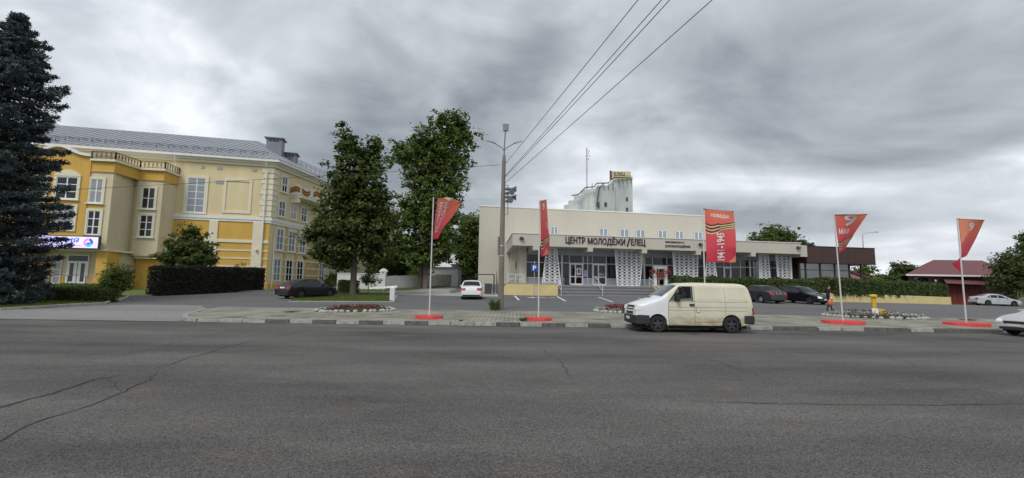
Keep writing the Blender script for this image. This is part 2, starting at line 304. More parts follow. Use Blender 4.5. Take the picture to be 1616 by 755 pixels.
def edging(pts, m='kerb_plain', w=.13, h=.12, step=1.0):
    k_ = bpy.data.objects.new('lawn_kerb', None); COL.objects.link(k_); k_['kind'] = 'structure'; k_.location = (*pts[0], T(*pts[0])); ORG[k_.name] = Vector(k_.location)
    for (a, b) in zip(pts[:-1], pts[1:]):
        a = Vector(a); b = Vector(b); n = max(1, round((b-a).length/step)); d = (b-a).normalized(); nn_ = Vector((-d.y, d.x))*w/2
        for j in range(n):
            p = a+(b-a)*(j/n)+d*.008; q = a+(b-a)*((j+1)/n)-d*.008; P4 = [p+nn_, q+nn_, q-nn_, p-nn_]; hh = h+rk.uniform(-.012, .012)
            mb = MB(); mb.hexa([(c.x, c.y, TL(c.x, c.y)-.08) for c in P4]+[(c.x, c.y, T(c.x, c.y)+hh) for c in P4]); mb.build('kerb_stone', m, k_, bevel=.012)
edging([(-29.5, 22.3), (-24.8, 22.7), (-23.8, 27.4), (-24.6, 28.6)], h=.13); edging([(-24.6, 29.2), (-28.2, 34.5), (-24.0, 46.4)], h=.12)
edging([(-15.0, 31.5), (-8.2, 32.6), (-10.8, 44.4)], h=.07, w=.1); edging([(-12.8, 47.9), (-10.7, 52.5), (-8.7, 62)], h=.06, w=.1)
# painted lines on the lot
lines = bpy.data.objects.new('parking_lines', None); COL.objects.link(lines); lines['kind'] = 'structure'; lines.location = (2, 40, T(2, 40)); ORG['parking_lines'] = Vector(lines.location)
def gline(a, b, w, m, parent, dz=.016, name='line', n=6):
    mb = MB(); a = Vector(a); b = Vector(b); d = (b-a).normalized(); nn_ = Vector((-d.y, d.x))*w/2; vs = []
    for k_ in range(n+1):
        p = a+(b-a)*k_/n
        for q in (p+nn_, p-nn_): vs.append((q.x, q.y, T(q.x, q.y)+dz))
    mb.add(vs, [(2*k_, 2*k_+1, 2*k_+3, 2*k_+2) for k_ in range(n)]); return mb.build(name, m, parent)
for a, b in (((.32, 43.2), (.62, 36.8)), ((4.25, 43.2), (4.25, 36.4)), ((8.1, 43.2), (7.9, 36.2)), ((11.8, 43.2), (11.5, 36.0))): gline(a, b, .16, 'line_white', lines)
for a, b, w_ in (((1.55, 41.0), (2.3, 41.0), .35), ((1.9, 40.2), (1.9, 41.6), .2), ((2.55, 41.3), (3.1, 40.7), .3), ((3.3, 40.9), (3.9, 40.9), .3), ((1.4, 40.3), (1.7, 40.8), .2)): gline(a, b, w_, 'line_white', lines, n=2)
# cracks and the sawn joint in the road surface
def crack(pts, w, name='road_crack', m='crack', z=.005, seed=1, jag=.05):
    r_ = random.Random(seed); P = []
    for a, b in zip(pts[:-1], pts[1:]):
        n = max(2, int(math.dist(a, b)/.22))
        for k_ in range(n): t_ = k_/n; P.append((a[0]+(b[0]-a[0])*t_+r_.gauss(0, jag), a[1]+(b[1]-a[1])*t_+r_.gauss(0, jag)))
    P.append(pts[-1]); mb = MB(); vs = []; n = len(P)
    for k_, p in enumerate(P):
        q0 = Vector(P[max(0, k_-1)]); q1 = Vector(P[min(n-1, k_+1)]); d = (q1-q0).normalized(); w_ = w*(.35+.9*r_.random())*min(1, 6*min(k_+.5, n-k_-.5)/n)
        vs += [(p[0]-d.y*w_/2, p[1]+d.x*w_/2, z), (p[0]+d.y*w_/2, p[1]-d.x*w_/2, z)]
    mb.add(vs, [(2*k_, 2*k_+1, 2*k_+3, 2*k_+2) for k_ in range(n-1)]); o = mb.build(name, m); o['kind'] = 'structure'; return o
crack([(-6.7, 5.0), (-6.6, 6.3), (-6.78, 7.24), (-6.98, 8.0), (-6.84, 8.47)], .055, seed=2, jag=.03)
crack([(-6.84, 8.47), (-7.04, 10.4), (-7.47, 12.8), (-7.53, 15.7), (-7.4, 18.6)], .03, seed=3)
crack([(-5.1, 4.2), (-5.27, 5.0), (-5.55, 5.7), (-5.6, 6.45), (-5.8, 7.2), (-6.13, 8.07), (-6.6, 8.9)], .03, seed=4, jag=.03)
crack([(-5.8, 7.2), (-6.25, 7.6), (-6.9, 8.1)], .02, seed=5, jag=.03)
crack([(1.6, 7.05), (2.8, 7.07), (3.7, 7.02), (5.5, 7.0), (7.7, 7.2), (12, 7.1)], .022, seed=6, jag=.015)
crack([(.75, 13.6), (1.15, 10.8), (1.13, 8.6)], .018, seed=7); crack([(4.84, 12.2), (4.8, 10.4), (4.95, 8.6)], .016, seed=8); crack([(9.9, 12.6), (9.2, 10.5), (9.1, 9.5)], .016, seed=9)
crack([(-8.8, 9.1), (-8.8, 10.8), (-9.6, 15.0), (-10.4, 18.5)], .02, seed=10, jag=.07)
crack([(-23, 20.1), (-20.7, 20.25), (-18, 20.15), (-14.6, 20.2)], .16, m='tar', seed=11, jag=.03, name='road_seam')
crack([(-13.5, 20.1), (-5, 20.14), (8, 20.1), (20, 20.14), (34, 20.1)], .22, m='tar', z=.003, seed=12, jag=.03, name='gutter_dirt')

# ------------------------------------------------------------------ building materials
mat('cream', (.70, .595, .36), .85, .075, 1.0, .08, 30, stretch=(1, 1, .22), detail=8); mat('cream_plain', (.63, .555, .385), .85, .09, .9, .08, 30, stretch=(1, 1, .25), detail=8); mat('ochre', (.62, .385, .085), .85, .09, 1.0, .08, 30, stretch=(1, 1, .3), detail=8)
mat('ochre_pale', (.52, .38, .17), .85, .06, 1.2); mat('trim', (.74, .69, .53), .8, .05, 2); mat('white_trim', (.78, .77, .73), .7, .04, 2)
mat('roof_metal', (.27, .285, .315), .45, .08, .8, stretch=(1, 1, 1)); mat('roof_dark', (.13, .14, .16), .5, .1); mat('chimney', (.21, .215, .24), .6, .1, 2)
mat('iron', (.05, .05, .055), .5, .1); mat('pvc', (.80, .81, .82), .4, .03); mat('granite', (.24, .24, .245), .75, .18, 8, .1, 50); mat('granite_dark', (.13, .13, .135), .7, .2, 6)
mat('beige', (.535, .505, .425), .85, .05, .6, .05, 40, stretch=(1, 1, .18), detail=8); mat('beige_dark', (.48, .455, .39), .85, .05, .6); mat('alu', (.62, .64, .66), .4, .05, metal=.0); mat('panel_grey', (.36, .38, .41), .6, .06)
mat('yellow_wall', (.66, .54, .26), .85, .07, 1.0, .1, 25); mat('brown_metal', (.060, .028, .022), .55, .12, stretch=(1, 1, .1)); mat('brown_dark', (.03, .02, .018), .5, .1)
mat('lattice', (.82, .83, .84), .5, .05); mat('letter', (.045, .022, .035), .5, .1); mat('curtain', (.62, .64, .66), .9, .1, 5); mat('concrete', (.34, .335, .32), .9, .15, 1.5, .2, 25)
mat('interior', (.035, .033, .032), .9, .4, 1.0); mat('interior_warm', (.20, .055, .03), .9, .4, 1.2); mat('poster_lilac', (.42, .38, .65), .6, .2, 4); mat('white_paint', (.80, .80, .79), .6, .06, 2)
glassmat('pane_curtain', (.30, .32, .335), .04, .0, .8); glassmat('pane_dark', (.012, .014, .016), .02, .0, .7); glassmat('pane_shop', (.010, .012, .013), .015, .35, .65); glassmat('pane_sky', (.25, .29, .33), .03, .0, 1.0); glassmat('pane_mirror', (.05, .055, .06), .02, .0, 1.6)
mat('stain', (.50, .44, .31), .9, .2, 2.5, .2, 20)

def window(fr, u0, u1, z0, z1, cols, rows, parent, surround=.16, sill=True, pane='pane_dark', out=.1, top_split=None, name='window', trimm='trim', arch=0.0):
    """cream surround standing proud of the wall, white plastic frame set back inside it, one pane behind"""
    s = surround; mb = MB()
    fr.box(mb, u0-s, u0, -.02, out, z0-s*.4, z1+s); fr.box(mb, u1, u1+s, -.02, out, z0-s*.4, z1+s); fr.box(mb, u0, u1, -.02, out-.004, z1, z1+s); fr.box(mb, u0, u1, -.02, out-.004, z0-s*.4, z0)
    w = mb.build(name, trimm, parent)
    f = MB(); t = .065
    fr.box(f, u0, u0+t, .015, .06, z0, z1); fr.box(f, u1-t, u1, .015, .06, z0, z1); fr.box(f, u0+t, u1-t, .015, .057, z0, z0+t); fr.box(f, u0+t, u1-t, .015, .057, z1-t, z1)
    for c in range(1, cols): u = u0+(u1-u0)*c/cols; fr.box(f, u-.05, u+.05, .015, .054, z0+t, z1-t)
    for r_ in range(1, rows): z = z0+(z1-z0)*r_/rows; fr.box(f, u0+t, u1-t, .015, .051, z-.035, z+.035)
    f.build('frame', 'pvc', w)
    if pane in ('pane_dark', 'pane_sky') and parent.name.startswith('yellow'): pane = random.choice(('pane_dark', 'pane_dark', 'pane_curtain') if pane == 'pane_dark' else ('pane_sky', 'pane_curtain', 'pane_sky', 'pane_dark'))
    g = MB(); fr.box(g, u0+.01, u1-.01, .005, .03, z0+.01, z1-.01); g.build('pane', pane, w)
    if sill: g = MB(); fr.box(g, u0-s-.06, u1+s+.06, -.02, out+.1, z0-s*.4-.07, z0-s*.4); g.build('sill', 'white_trim', w)
    return w

# ------------------------------------------------------------------ yellow building on the left
C = Vector((-26.4, 50.0)); DF = Vector((-.97184, -.23564)); DS = Vector((.16184, .98682)); FN = Vector((.23564, -.97184)); SN = Vector((.98682, -.16184))
FF = Fr(C, DF, FN); FS = Fr(C, DS, SN)
yb = empty('yellow_building', (-33, 52, .8), 'cream and ochre plastered building with grey metal hip roof and LED sign', 'building')
ZB, ZE = .4, 14.75
back = C+DS*34
P0, P1, P2, P3, P4 = [Vector(p) for p in ((-35.31, 47.85), (-35.04, 45.6), (-37.23, 45.22), (-37.24, 42.34), (-39.07, 42.01))]
FL = C+DF*40
mb = MB(); mb.prism([tuple(C), tuple(back), tuple(back+DF*40), tuple(FL)], ZB, ZE); mb.build('wall', 'cream', yb)
# eaves: stepped cornice, gutter and the hip roof
def ring(o): return [tuple(C+DF*-o*1.02+FN*o+SN*0), tuple(back+SN*o*.9+DS*o), tuple(back+DF*40-DF*-o+DS*o), tuple(FL+DF*o+FN*o)]
mb = MB(); mb.prism(ring(.18), 14.55, 14.85); mb.build('cornice', 'trim', yb)
mb = MB(); mb.prism(ring(.34), 14.85, 15.05); mb.build('cornice', 'white_trim', yb)
mb = MB(); mb.prism(ring(.62), 15.05, 15.34); mb.build('eaves', 'white_trim', yb)
rg = ring(.66); c0 = Vector(rg[0])
r1 = C+DF*6.0+DS*6.5; r2 = r1+DF*30; rb = r1+DS*22
mb = MB(); vs = [(*rg[0], 15.345), (*rg[3], 15.345), (*rg[1], 15.345), (*rg[2], 15.345), (r1.x, r1.y, 19.1), (r2.x, r2.y, 19.1), (rb.x, rb.y, 19.1), ((rb+DF*30).x, (rb+DF*30).y, 19.1)]
mb.add(vs, [(0, 1, 5, 4), (0, 4, 6, 2), (2, 6, 7, 3), (3, 7, 5, 1), (4, 5, 7, 6)]); roof = mb.build('roof', 'roof_metal', yb)
def onroof_front(u, t): a = Vector(rg[0])+DF*u; b = r1+DF*(u-6.0); p = a+(b-a)*t; return Vector((p.x, p.y, 15.345+3.755*t))
rgs = Vector(rg[1])-Vector(rg[0]); rgd = rgs.normalized()
def onroof_side(s_, t): a = Vector(rg[0])+rgd*s_; b = r1+DS*(s_-6.0); p = a+(b-a)*t; return Vector((p.x, p.y, 15.345+3.755*t))
mb = MB()
for k_ in range(60):
    u = .6+k_*.62; t1 = min(1, max(.0, (u/6.0))) if u < 6 else 1
    a = Vector(rg[0])+DF*u; top = r1+DF*max(0, u-6.0) if u >= 6 else None
    q = (onroof_front(u, .98) if u >= 6 else Vector((*(Vector(rg[0])+(r1-Vector(rg[0]))*(u/6.0)), 15.345+3.755*u/6.0)))
    p = Vector((a.x, a.y, 15.345)); mb.bar(p+Vector((0, 0, .02)), q+Vector((0, 0, .02)), .03, .05)
mb.build('standing_seam', 'roof_metal', roof)
rail = MB(); Zr = Vector((0, 0, .42))
for k_ in range(33):
    u = 2.2+k_*1.15; p = onroof_front(u, .2) if u >= 6 else Vector((*(Vector(rg[0])+DF*u+(Vector((-DF.y, DF.x))*-1.2)), 15.345+.7)); p = onroof_front(max(u, 2.2), .16); rail.bar(p-Zr*.3, p+Zr, .05); rail.bar(p+Zr, onroof_front(u, .30), .04)
for zf in (1.0, .55): rail.tube([onroof_front(2.2, .16)+Zr*zf, onroof_front(39, .16)+Zr*zf], .025, 5)
rail.build('snow_guard', 'roof_dark', roof)
rail = MB()
for k_ in range(28): p = onroof_side(4+k_*1.0, .10); rail.bar(p-Zr*.3, p+Zr*1.9, .035)
for zf in (1.9, 1.2): rail.tube([onroof_side(4, .10)+Zr*zf, onroof_side(31, .10)+Zr*zf], .022, 5)
rail.build('roof_railing', 'roof_dark', roof)
for (u, d, w_, dp_, top) in ((3.1, 5.0, 1.7, 1.4, 19.0), (2.25, 6.6, 1.3, 1.4, 17.7)):
    o_ = C+DF*u+DS*d; f_ = Fr(o_, DF, FN); mb = MB(); f_.box(mb, -w_/2, w_/2, -dp_/2, dp_/2, 15.6, top); ch = mb.build('chimney', 'chimney', roof)
    mb = MB(); f_.box(mb, -w_/2-.22, w_/2+.22, -dp_/2-.2, dp_/2+.2, top, top+.1); mb.build('chimney_cap', 'chimney', roof)
    mb = MB()
    for k_ in range(3): f_.box(mb, -.45+k_*.36, -.2+k_*.36, dp_/2-.02, dp_/2+.015, top-.42, top-.16)
    mb.build('vent_slot', 'iron', roof)
# front wall, upper storey: tall window, blind panel, quoins
window(FF, 6.5, 8.15, 9.15, 12.8, 2, 5, yb, .28, True, 'pane_sky', trimm='trim')
mb = MB(); FF.box(mb, 8.12, 8.2, 0, .05, 12.2, 12.3)
mb = MB()
for (a, b, c_, d) in ((2.0, 2.27, 9.25, 13.05), (4.5, 4.77, 9.25, 13.05)): FF.box(mb, a, b, -.02, .09, c_, d)
FF.box(mb, 2.27, 4.5, -.02, .086, 12.75, 13.05); FF.box(mb, 2.27, 4.5, -.02, .086, 9.25, 9.5); mb.build('blind_panel', 'trim', yb)
for k_ in range(9):
    z = 9.05+k_*.6; l_ = 1.12 if k_ % 2 == 0 else .98
    mb = MB(); FF.box(mb, -.09, l_, -.05, .1, z, z+.53); FS.box(mb, -.02, .75 if k_ % 2 else .88, -.05, .09, z, z+.53); mb.build('quoin', 'trim', yb, bevel=.02)
for (u, z, w_, h_) in ((5.2, 12.55, .75, .36), (5.3, 14.05, .5, .3), (6.9, 14.05, .3, .3), (1.9, 14.1, .4, .28)):
    mb = MB(); FF.box(mb, u-w_/2, u+w_/2, -.02, .05, z-h_/2, z+h_/2); mb.build('vent_grille', 'panel_grey', yb)
mb = MB(); FF.box(mb, -.14, 9.6, -.05, .14, 8.35, 8.58); FF.box(mb, -.2, 9.6, -.05, .2, 8.58, 8.9); FS.box(mb, -.1, 34, -.05, .13, 8.3, 8.58); FS.box(mb, -.1, 34, -.05, .19, 8.58, 8.86); mb.build('string_course', 'white_trim', yb)
# lower storeys: ochre fields banded between cream pilasters
for (a, b) in ((-.0, .55), (1.6, 4.98), (5.8, 9.2)):
    mb = MB(); FF.box(mb, a, b, -.02, .06, ZB, 8.35); mb.build('ochre_field', 'ochre', yb)
    for z, h_, o_ in ((6.1, .32, .15), (5.2, .15, .11), (4.35, .15, .11), (3.5, .15, .11), (2.6, .15, .11), (1.75, .15, .11)):
        mb = MB(); FF.box(mb, a, b, .03, o_, z, z+h_); mb.build('band', 'trim', yb)
for (a, b) in ((.55, 1.6), (4.98, 5.8)):
    mb = MB(); FF.box(mb, a, b, -.02, .17, ZB, 8.35); mb.build('pilaster', 'trim', yb)
for u, zt, zb_ in ((.62, 15.0, ZB), (9.35, 15.0, 4.0)):
    mb = MB(); mb.tube([FF(u, .75, zt), FF(u, .62, zt-.35), FF(u, .26, zt-.9), FF(u, .26, zb_)], .07, 8); mb.build('downpipe', 'white_trim', yb)
mb = MB(); FF.box(mb, 1.0, 1.22, .16, .45, 5.3, 5.5); mb.build('camera_box', 'white_trim', yb)
# side wall
for us, z0, z1, rws, wd in (((1.95,), 12.2, 13.9, 2, .85), ((1.75, 3.85, 5.9, 10.2, 12.4), 9.35, 11.05, 2, 1.0), ((1.75, 3.9, 5.95, 10.4, 12.6), 5.55, 7.9, 3, 1.1), ((1.6, 3.7, 5.75, 10.4, 12.6), 2.1, 4.5, 3, 1.1), ((4.35, 7.3), 12.3, 13.4, 1, .7)):
    for u in us: window(FS, u-wd/2, u+wd/2, z0, z1, 2, rws, yb, .22, z0 > 5, 'pane_sky' if rws == 3 else 'pane_dark')
for a, b in ((2.55, 3.05), (4.65, 5.15), (6.75, 9.85)):
    w_ = .05 if a > 6 else .045
    mb = MB(); FS.box(mb, a, b, -.02, w_, ZB, 8.3 if a < 6 else 7.9); mb.build('ochre_field', 'ochre_pale', yb)
    for z in (1.9, 2.75, 3.6, 4.45, 5.3, 6.15, 7.0):
        mb = MB(); FS.box(mb, a, b, .02, .1, z, z+.16); mb.build('band', 'trim', yb)
mb = MB(); FS.box(mb, 0, 9.9, -.02, .12, ZB, 1.75); mb.build('plinth', 'ochre', yb)
mb = MB(); mb.tube([FS(.75, .12, 7.9), FS(.75, .12, 1.2)], .05, 6); mb.build('downpipe', 'white_trim', yb)
bal = MB(); FS.box(bal, 3.0, 9.4, -.05, 1.5, 11.75, 12.0); bal = bal.build('balcony', 'trim', yb)
for a_ in (3.1, 8.9): mb = MB(); FS.box(mb, a_, a_+.25, 0, 1.2, 11.2, 11.75); mb.build('bracket', 'trim', bal)
mb = MB()
for k_ in range(22): u = 3.05+k_*.3; mb.bar(FS(u, 1.42, 12), FS(u, 1.42, 13.0), .035)
mb.bar(FS(3.0, 1.42, 13.0), FS(9.4, 1.42, 13.0), .06); mb.bar(FS(3.0, 0, 13.0), FS(3.0, 1.42, 13.0), .06)
for k_ in range(5): mb.bar(FS(3.0, .1+k_*.3, 12), FS(3.0, .1+k_*.3, 13.0), .035)
mb.build('railing', 'iron', bal)
mat('ribbon_orange', (.62, .25, .015), .7, .08); mat('ribbon_black', (.02, .018, .016), .7, .1); mat('banner_white', (.72, .71, .68), .8, .05)
bn = MB(); FS.box(bn, 3.0, 9.4, 1.46, 1.5, 12.05, 13.02); FS.box(bn, 2.93, 2.97, .05, 1.46, 12.05, 13.02); ban = bn.build('banner', 'banner_white', bal)
for uc, ph in ((3.05, 0), (5.3, 1), (7.6, 0)):
    for k_ in range(5):
        mb = MB(); z = 12.18+k_*.14
        mb.grid(lambda s_, t_: FS(uc+s_*1.6, 1.515+.003*(k_ % 2), z+t_*.13+.28*math.sin(s_*PI)*(1 if ph else -1)+(.1 if not ph else 0)), 8, 1); mb.build('stripe', 'ribbon_orange' if k_ % 2 == 0 else 'ribbon_black', ban)
for k_ in range(5):
    mb = MB(); z = 12.2+k_*.14; mb.grid(lambda s_, t_: FS(2.925-.003*(k_ % 2), .1+s_*1.3, z+t_*.13+.2*math.sin(s_*PI)), 8, 1); mb.build('stripe', 'ribbon_orange' if k_ % 2 == 0 else 'ribbon_black', ban)
# stepped bays with the terrace on top
P5 = P4+(P4-P3).normalized()*16
mb = MB(); mb.prism([tuple(P0), tuple(P1), tuple(P2), tuple(P2+Vector((-6, 3)))], 4.3, 11.9); mb.build('bay', 'cream_plain', yb)
mb = MB(); mb.prism([tuple(P2+Vector((-.6, .4))), tuple(P3), tuple(P4), tuple(P5), tuple(P5+Vector((0, 7)))], 4.62, 11.95); mb.build('bay', 'cream_plain', yb)
F12 = Fr(P1, P2-P1, Vector(((P2-P1).y, -(P2-P1).x))*1); F34 = Fr(P3, P4-P3, Vector(((P4-P3).y, -(P4-P3).x)))
if F12.dw.y > 0: F12.dw = -F12.dw
if F34.dw.y > 0: F34.dw = -F34.dw
def offpoly(pts, o): return [(p[0]+o[i][0], p[1]+o[i][1]) for i, p in enumerate(pts)]
base = [P0, P1, P2, P3, P4]
def bandpoly(o, z0, z1, name, m):
    q = [P0+Vector((o, 0)), P1+Vector((o, -o)), P2+Vector((o, -o)), P3+Vector((o, -o)), P4+Vector((0, -o)), P4+Vector((-.4, 2.5)), P2+Vector((-3, 2.4)), P0+Vector((-3, .6))]
    mb = MB(); mb.prism([tuple(p) for p in q], z0, z1); return mb.build(name, m, yb)
bandpoly(.1, 11.85, 12.0, 'band', 'ochre'); bandpoly(.04, 12.0, 12.85, 'frieze', 'ochre'); bandpoly(.26, 12.85, 13.05, 'cornice', 'trim')
rl = MB(); pts = [P0+Vector((.12, 0)), P1+Vector((.12, -.12)), P2+Vector((.12, -.12)), P3+Vector((.12, -.12)), P4+Vector((0, -.12))]
for a, b in zip(pts[:-1], pts[1:]):
    A3 = lambda p, z: (p.x, p.y, z)
    rl.bar(A3(a, 13.75), A3(b, 13.75), .06); rl.bar(A3(a, 13.15), A3(b, 13.15), .045); n = max(2, int((b-a).length/.36))
    for k_ in range(n+1):
        p = a+(b-a)*k_/n; rl.bar(A3(p, 13.05), A3(p, 13.75), .04 if k_ not in (0, n) else .09)
        if k_ < n:
            c_ = a+(b-a)*(k_+.5)/n; d = (b-a).normalized()
            rl.tube([A3(c_+d*.13*math.cos(j*PI/4), 13.45+.2*math.sin(j*PI/4)) for j in range(9)], .016, 4, False)
rl.build('terrace_railing', 'iron', yb)
window(F12, .62, 1.75, 9.0, 11.1, 2, 2, yb, .18); window(F12, .6, 1.73, 6.2, 8.35, 2, 3, yb, .18)
window(F34, .75, 1.75, 8.95, 11.15, 2, 2, yb, .2); window(F34, .7, 1.7, 6.0, 8.2, 2, 3, yb, .2, sill=False)
mb = MB(); F34.box(mb, .6, 1.85, -.02, .05, 8.3, 8.75); mb.build('ochre_field', 'ochre', yb)
# curved pediment over the entrance
FP = Fr(P4, P4-P3, F34.dw); mb = MB(); prof = [(0, 4.7)]
def ped(u): return 13.2+.75*math.exp(-((u-2.6)/1.3)**2)+(.0 if u > .8 else .0)
us = [k_*.25 for k_ in range(57)]
front = [FP(u, .12, 4.65) for u in us]; topf = [FP(u, .12, ped(u)) for u in us]; backb = [FP(u, -.5, 4.65) for u in us]; topb = [FP(u, -.5, ped(u)) for u in us]; n = len(us)
mb.add(front+topf+backb+topb, [(i, i+1, n+i+1, n+i) for i in range(n-1)]+[(2*n+i+1, 2*n+i, 3*n+i, 3*n+i+1) for i in range(n-1)]+[(n+i, n+i+1, 3*n+i+1, 3*n+i) for i in range(n-1)]+[(0, n, 3*n, 2*n), (n-1, 3*n-1, 4*n-1, 2*n-1)]); mb.build('pediment', 'ochre', yb)
mb = MB()
for o1, o2, z_ in ((.0, .3, 0), ):
    for i in range(n-1):
        P8 = [FP(us[i], -.52, ped(us[i])), FP(us[i+1], -.52, ped(us[i+1])), FP(us[i+1], .36, ped(us[i+1])), FP(us[i], .36, ped(us[i]))]
        mb.hexa(P8+[(p[0], p[1], p[2]+.24) for p in P8])
mb.build('cornice', 'white_trim', yb)
for u0, u1 in ((.85, 2.55), (3.3, 5.0)):
    window(Fr(FP(0, .12, 0)[:2], FP.du, FP.dw), u0, u1, 9.2, 11.2, 2, 3, yb, .2); window(Fr(FP(0, .12, 0)[:2], FP.du, FP.dw), u0, u1, 6.3, 8.5, 2, 3, yb, .2, sill=False)
    mb = MB(); FPo = Fr(FP(0, .12, 0)[:2], FP.du, FP.dw)
    for j in range(10):
        a0, a1 = j/10, (j+1)/10; ua = u0-.2+(u1-u0+.4)*a0; ub = u0-.2+(u1-u0+.4)*a1; h0 = .5*math.sin(PI*a0)+.1; h1 = .5*math.sin(PI*a1)+.1
        mb.hexa([FPo(ua, -.02, 11.3), FPo(ub, -.02, 11.3), FPo(ub, .12, 11.3), FPo(ua, .12, 11.3), FPo(ua, -.02, 11.3+h0), FPo(ub, -.02, 11.3+h1), FPo(ub, .12, 11.3+h1), FPo(ua, .12, 11.3+h0)])
    mb.build('window_arch', 'trim', yb)
# ground floor under the bays: entrance recess
F0 = Fr(P3, F34.du, F34.dw)
mb = MB(); mb.prism([tuple(P0+Vector((-.6, .3))), tuple(P1+Vector((-.5, .7))), tuple(P2+Vector((-.2, .9))), tuple(P3+Vector((-.2, 1.3))), F0(9, -1.3, 0)[:2], F0(9, -5, 0)[:2]], ZB, 4.7); mb.build('ground_floor', 'cream_plain', yb)
mb = MB(); F0.box(mb, -.25, .62, -1.6, .12, ZB, 4.62); mb.build('pillar', 'ochre', yb)
mb = MB(); F0.box(mb, 5.6, 6.5, -1.6, .12, ZB, 4.62); mb.build('pillar', 'ochre', yb)
mb = MB(); mb.prism([tuple(P2+Vector((.3, .2))), tuple(P3+Vector((.3, -.3))), F0(9, .3, 0)[:2], F0(9, -2, 0)[:2]], 4.5, 4.66); mb.build('soffit', 'trim', yb)
mb = MB(); mb.prism([tuple(P2+Vector((-.1, .6))), tuple(P3+Vector((-.12, .9))), tuple(P3+Vector((-3, 1.2)))], 2.6, 4.5); 
mb = MB(); mb.prism([tuple(P0+Vector((.1, 0))), tuple(P1+Vector((.06, .1))), tuple(P2+Vector((.1, .3))), tuple(P2+Vector((-2, 1.5)))], 4.05, 4.4); mb.build('band', 'trim', yb)
mb = MB(); mb.prism([tuple(P0+Vector((-.3, .1))), tuple(P1+Vector((-.3, .55))), tuple(P2+Vector((.0, .7))), tuple(P2+Vector((-2, 1.8)))], ZB, 4.05); mb.build('ochre_field', 'ochre', yb)
FE = Fr(F0(0, -1.28, 0)[:2], F0.du, F0.dw)
mb = MB(); FE.box(mb, 2.0, 3.75, -.02, .08, 1.35, 4.2); dr = mb.build('entrance_door', 'pvc', yb)
mb = MB(); FE.box(mb, 2.1, 3.65, .05, .1, 3.6, 4.1); FE.box(mb, 2.28, 2.58, .05, .1, 1.7, 3.4); FE.box(mb, 3.18, 3.48, .05, .1, 1.7, 3.4); mb.build('pane', 'pane_dark', dr)
mb = MB(); FE.box(mb, 2.86, 2.89, .06, .11, 1.4, 3.5); mb.build('door_gap', 'iron', dr)
window(FE, .95, 1.5, 1.5, 4.1, 1, 4, yb, .06, False, name='side_light'); window(FE, 4.2, 4.8, 1.5, 4.1, 1, 4, yb, .06, False, name='side_light')
mb = MB(); FE.box(mb, 1.55, 1.98, -.02, .05, ZB, 2.1); FE.box(mb, 3.77, 4.15, -.02, .05, ZB, 2.1); mb.build('ochre_field', 'ochre', yb)
for k_ in range(3):
    mb = MB(); F0.box(mb, .4, 5.8, -1.28, .35+k_*.3, .4, 1.33-k_*.16); mb.build('step', 'granite', yb)
mb = MB()
for u in (1.2, 2.6, 4.0): mb.bar(F0(u, .2, 1.3), F0(u, .2, 2.2), .05)
mb.tube([F0(1.2, .2, 2.2), F0(1.9, .2, 2.32), F0(2.6, .2, 2.2), F0(3.3, .2, 2.32), F0(4.0, .2, 2.2)], .03, 6); mb.build('handrail', 'iron', yb)
# LED sign
emat('led_face', (.62, .60, .95), .62); emat('led_text', (.05, .10, .55), .35); emat('led_pink', (.75, .22, .70), .5); emat('led_cyan', (.05, .45, .75), .5)
led = MB(); F0.box(led, .12, 6.4, .5, .78, 4.62, 5.78); led = led.build('led_sign', 'iron'); tag(led, 'lit LED sign board with blue letters and round logo over the entrance', 'sign'); ORGL = led
mb = MB(); F0.box(mb, .2, 6.32, .77, .8, 4.7, 5.7); mb.build('screen', 'led_face', led)
mb = MB(); put_text(mb, 'ЛОГИЯ', .6, lambda x, y: F0(4.35-x+.18*-y, .815, 5.15+y), .012, width=2.6, height=.42); mb.build('lettering', 'led_text', led)
mb = MB()
r_ = random.Random(5); u = 1.5
while u < 5.6: d = r_.uniform(.08, .3); F0.box(mb, u, u+d, .81, .815, 4.86, 4.95); u += d+.05
mb.build('small_print', 'led_pink', led)
mb = MB()
for k_, (a0, a1, nm) in enumerate(((20, 150, 0), )): pass
def arc(mb, uc, zc, r0, r1, a0, a1): mb.grid(lambda s_, t_: F0(uc+(r0+(r1-r0)*t_)*math.cos(R(a0+(a1-a0)*s_)), .815, zc+(r0+(r1-r0)*t_)*math.sin(R(a0+(a1-a0)*s_))), 14, 1)
arc(mb, .95, 5.2, .2, .38, -60, 90); mb.build('logo', 'led_pink', led); mb = MB(); arc(mb, .95, 5.2, .18, .38, 100, 200); arc(mb, .95, 5.2, .0, .2, 180, 330); mb.build('logo', 'led_text', led)
mb = MB(); arc(mb, .95, 5.2, .12, .38, 205, 300); mb.build('logo', 'led_cyan', led)
for a_ in (.4, 5.8): mb = MB(); mb.bar(F0(a_, -.6, 5.2), F0(a_, .52, 5.2), .08); mb.build('bracket', 'iron', led)

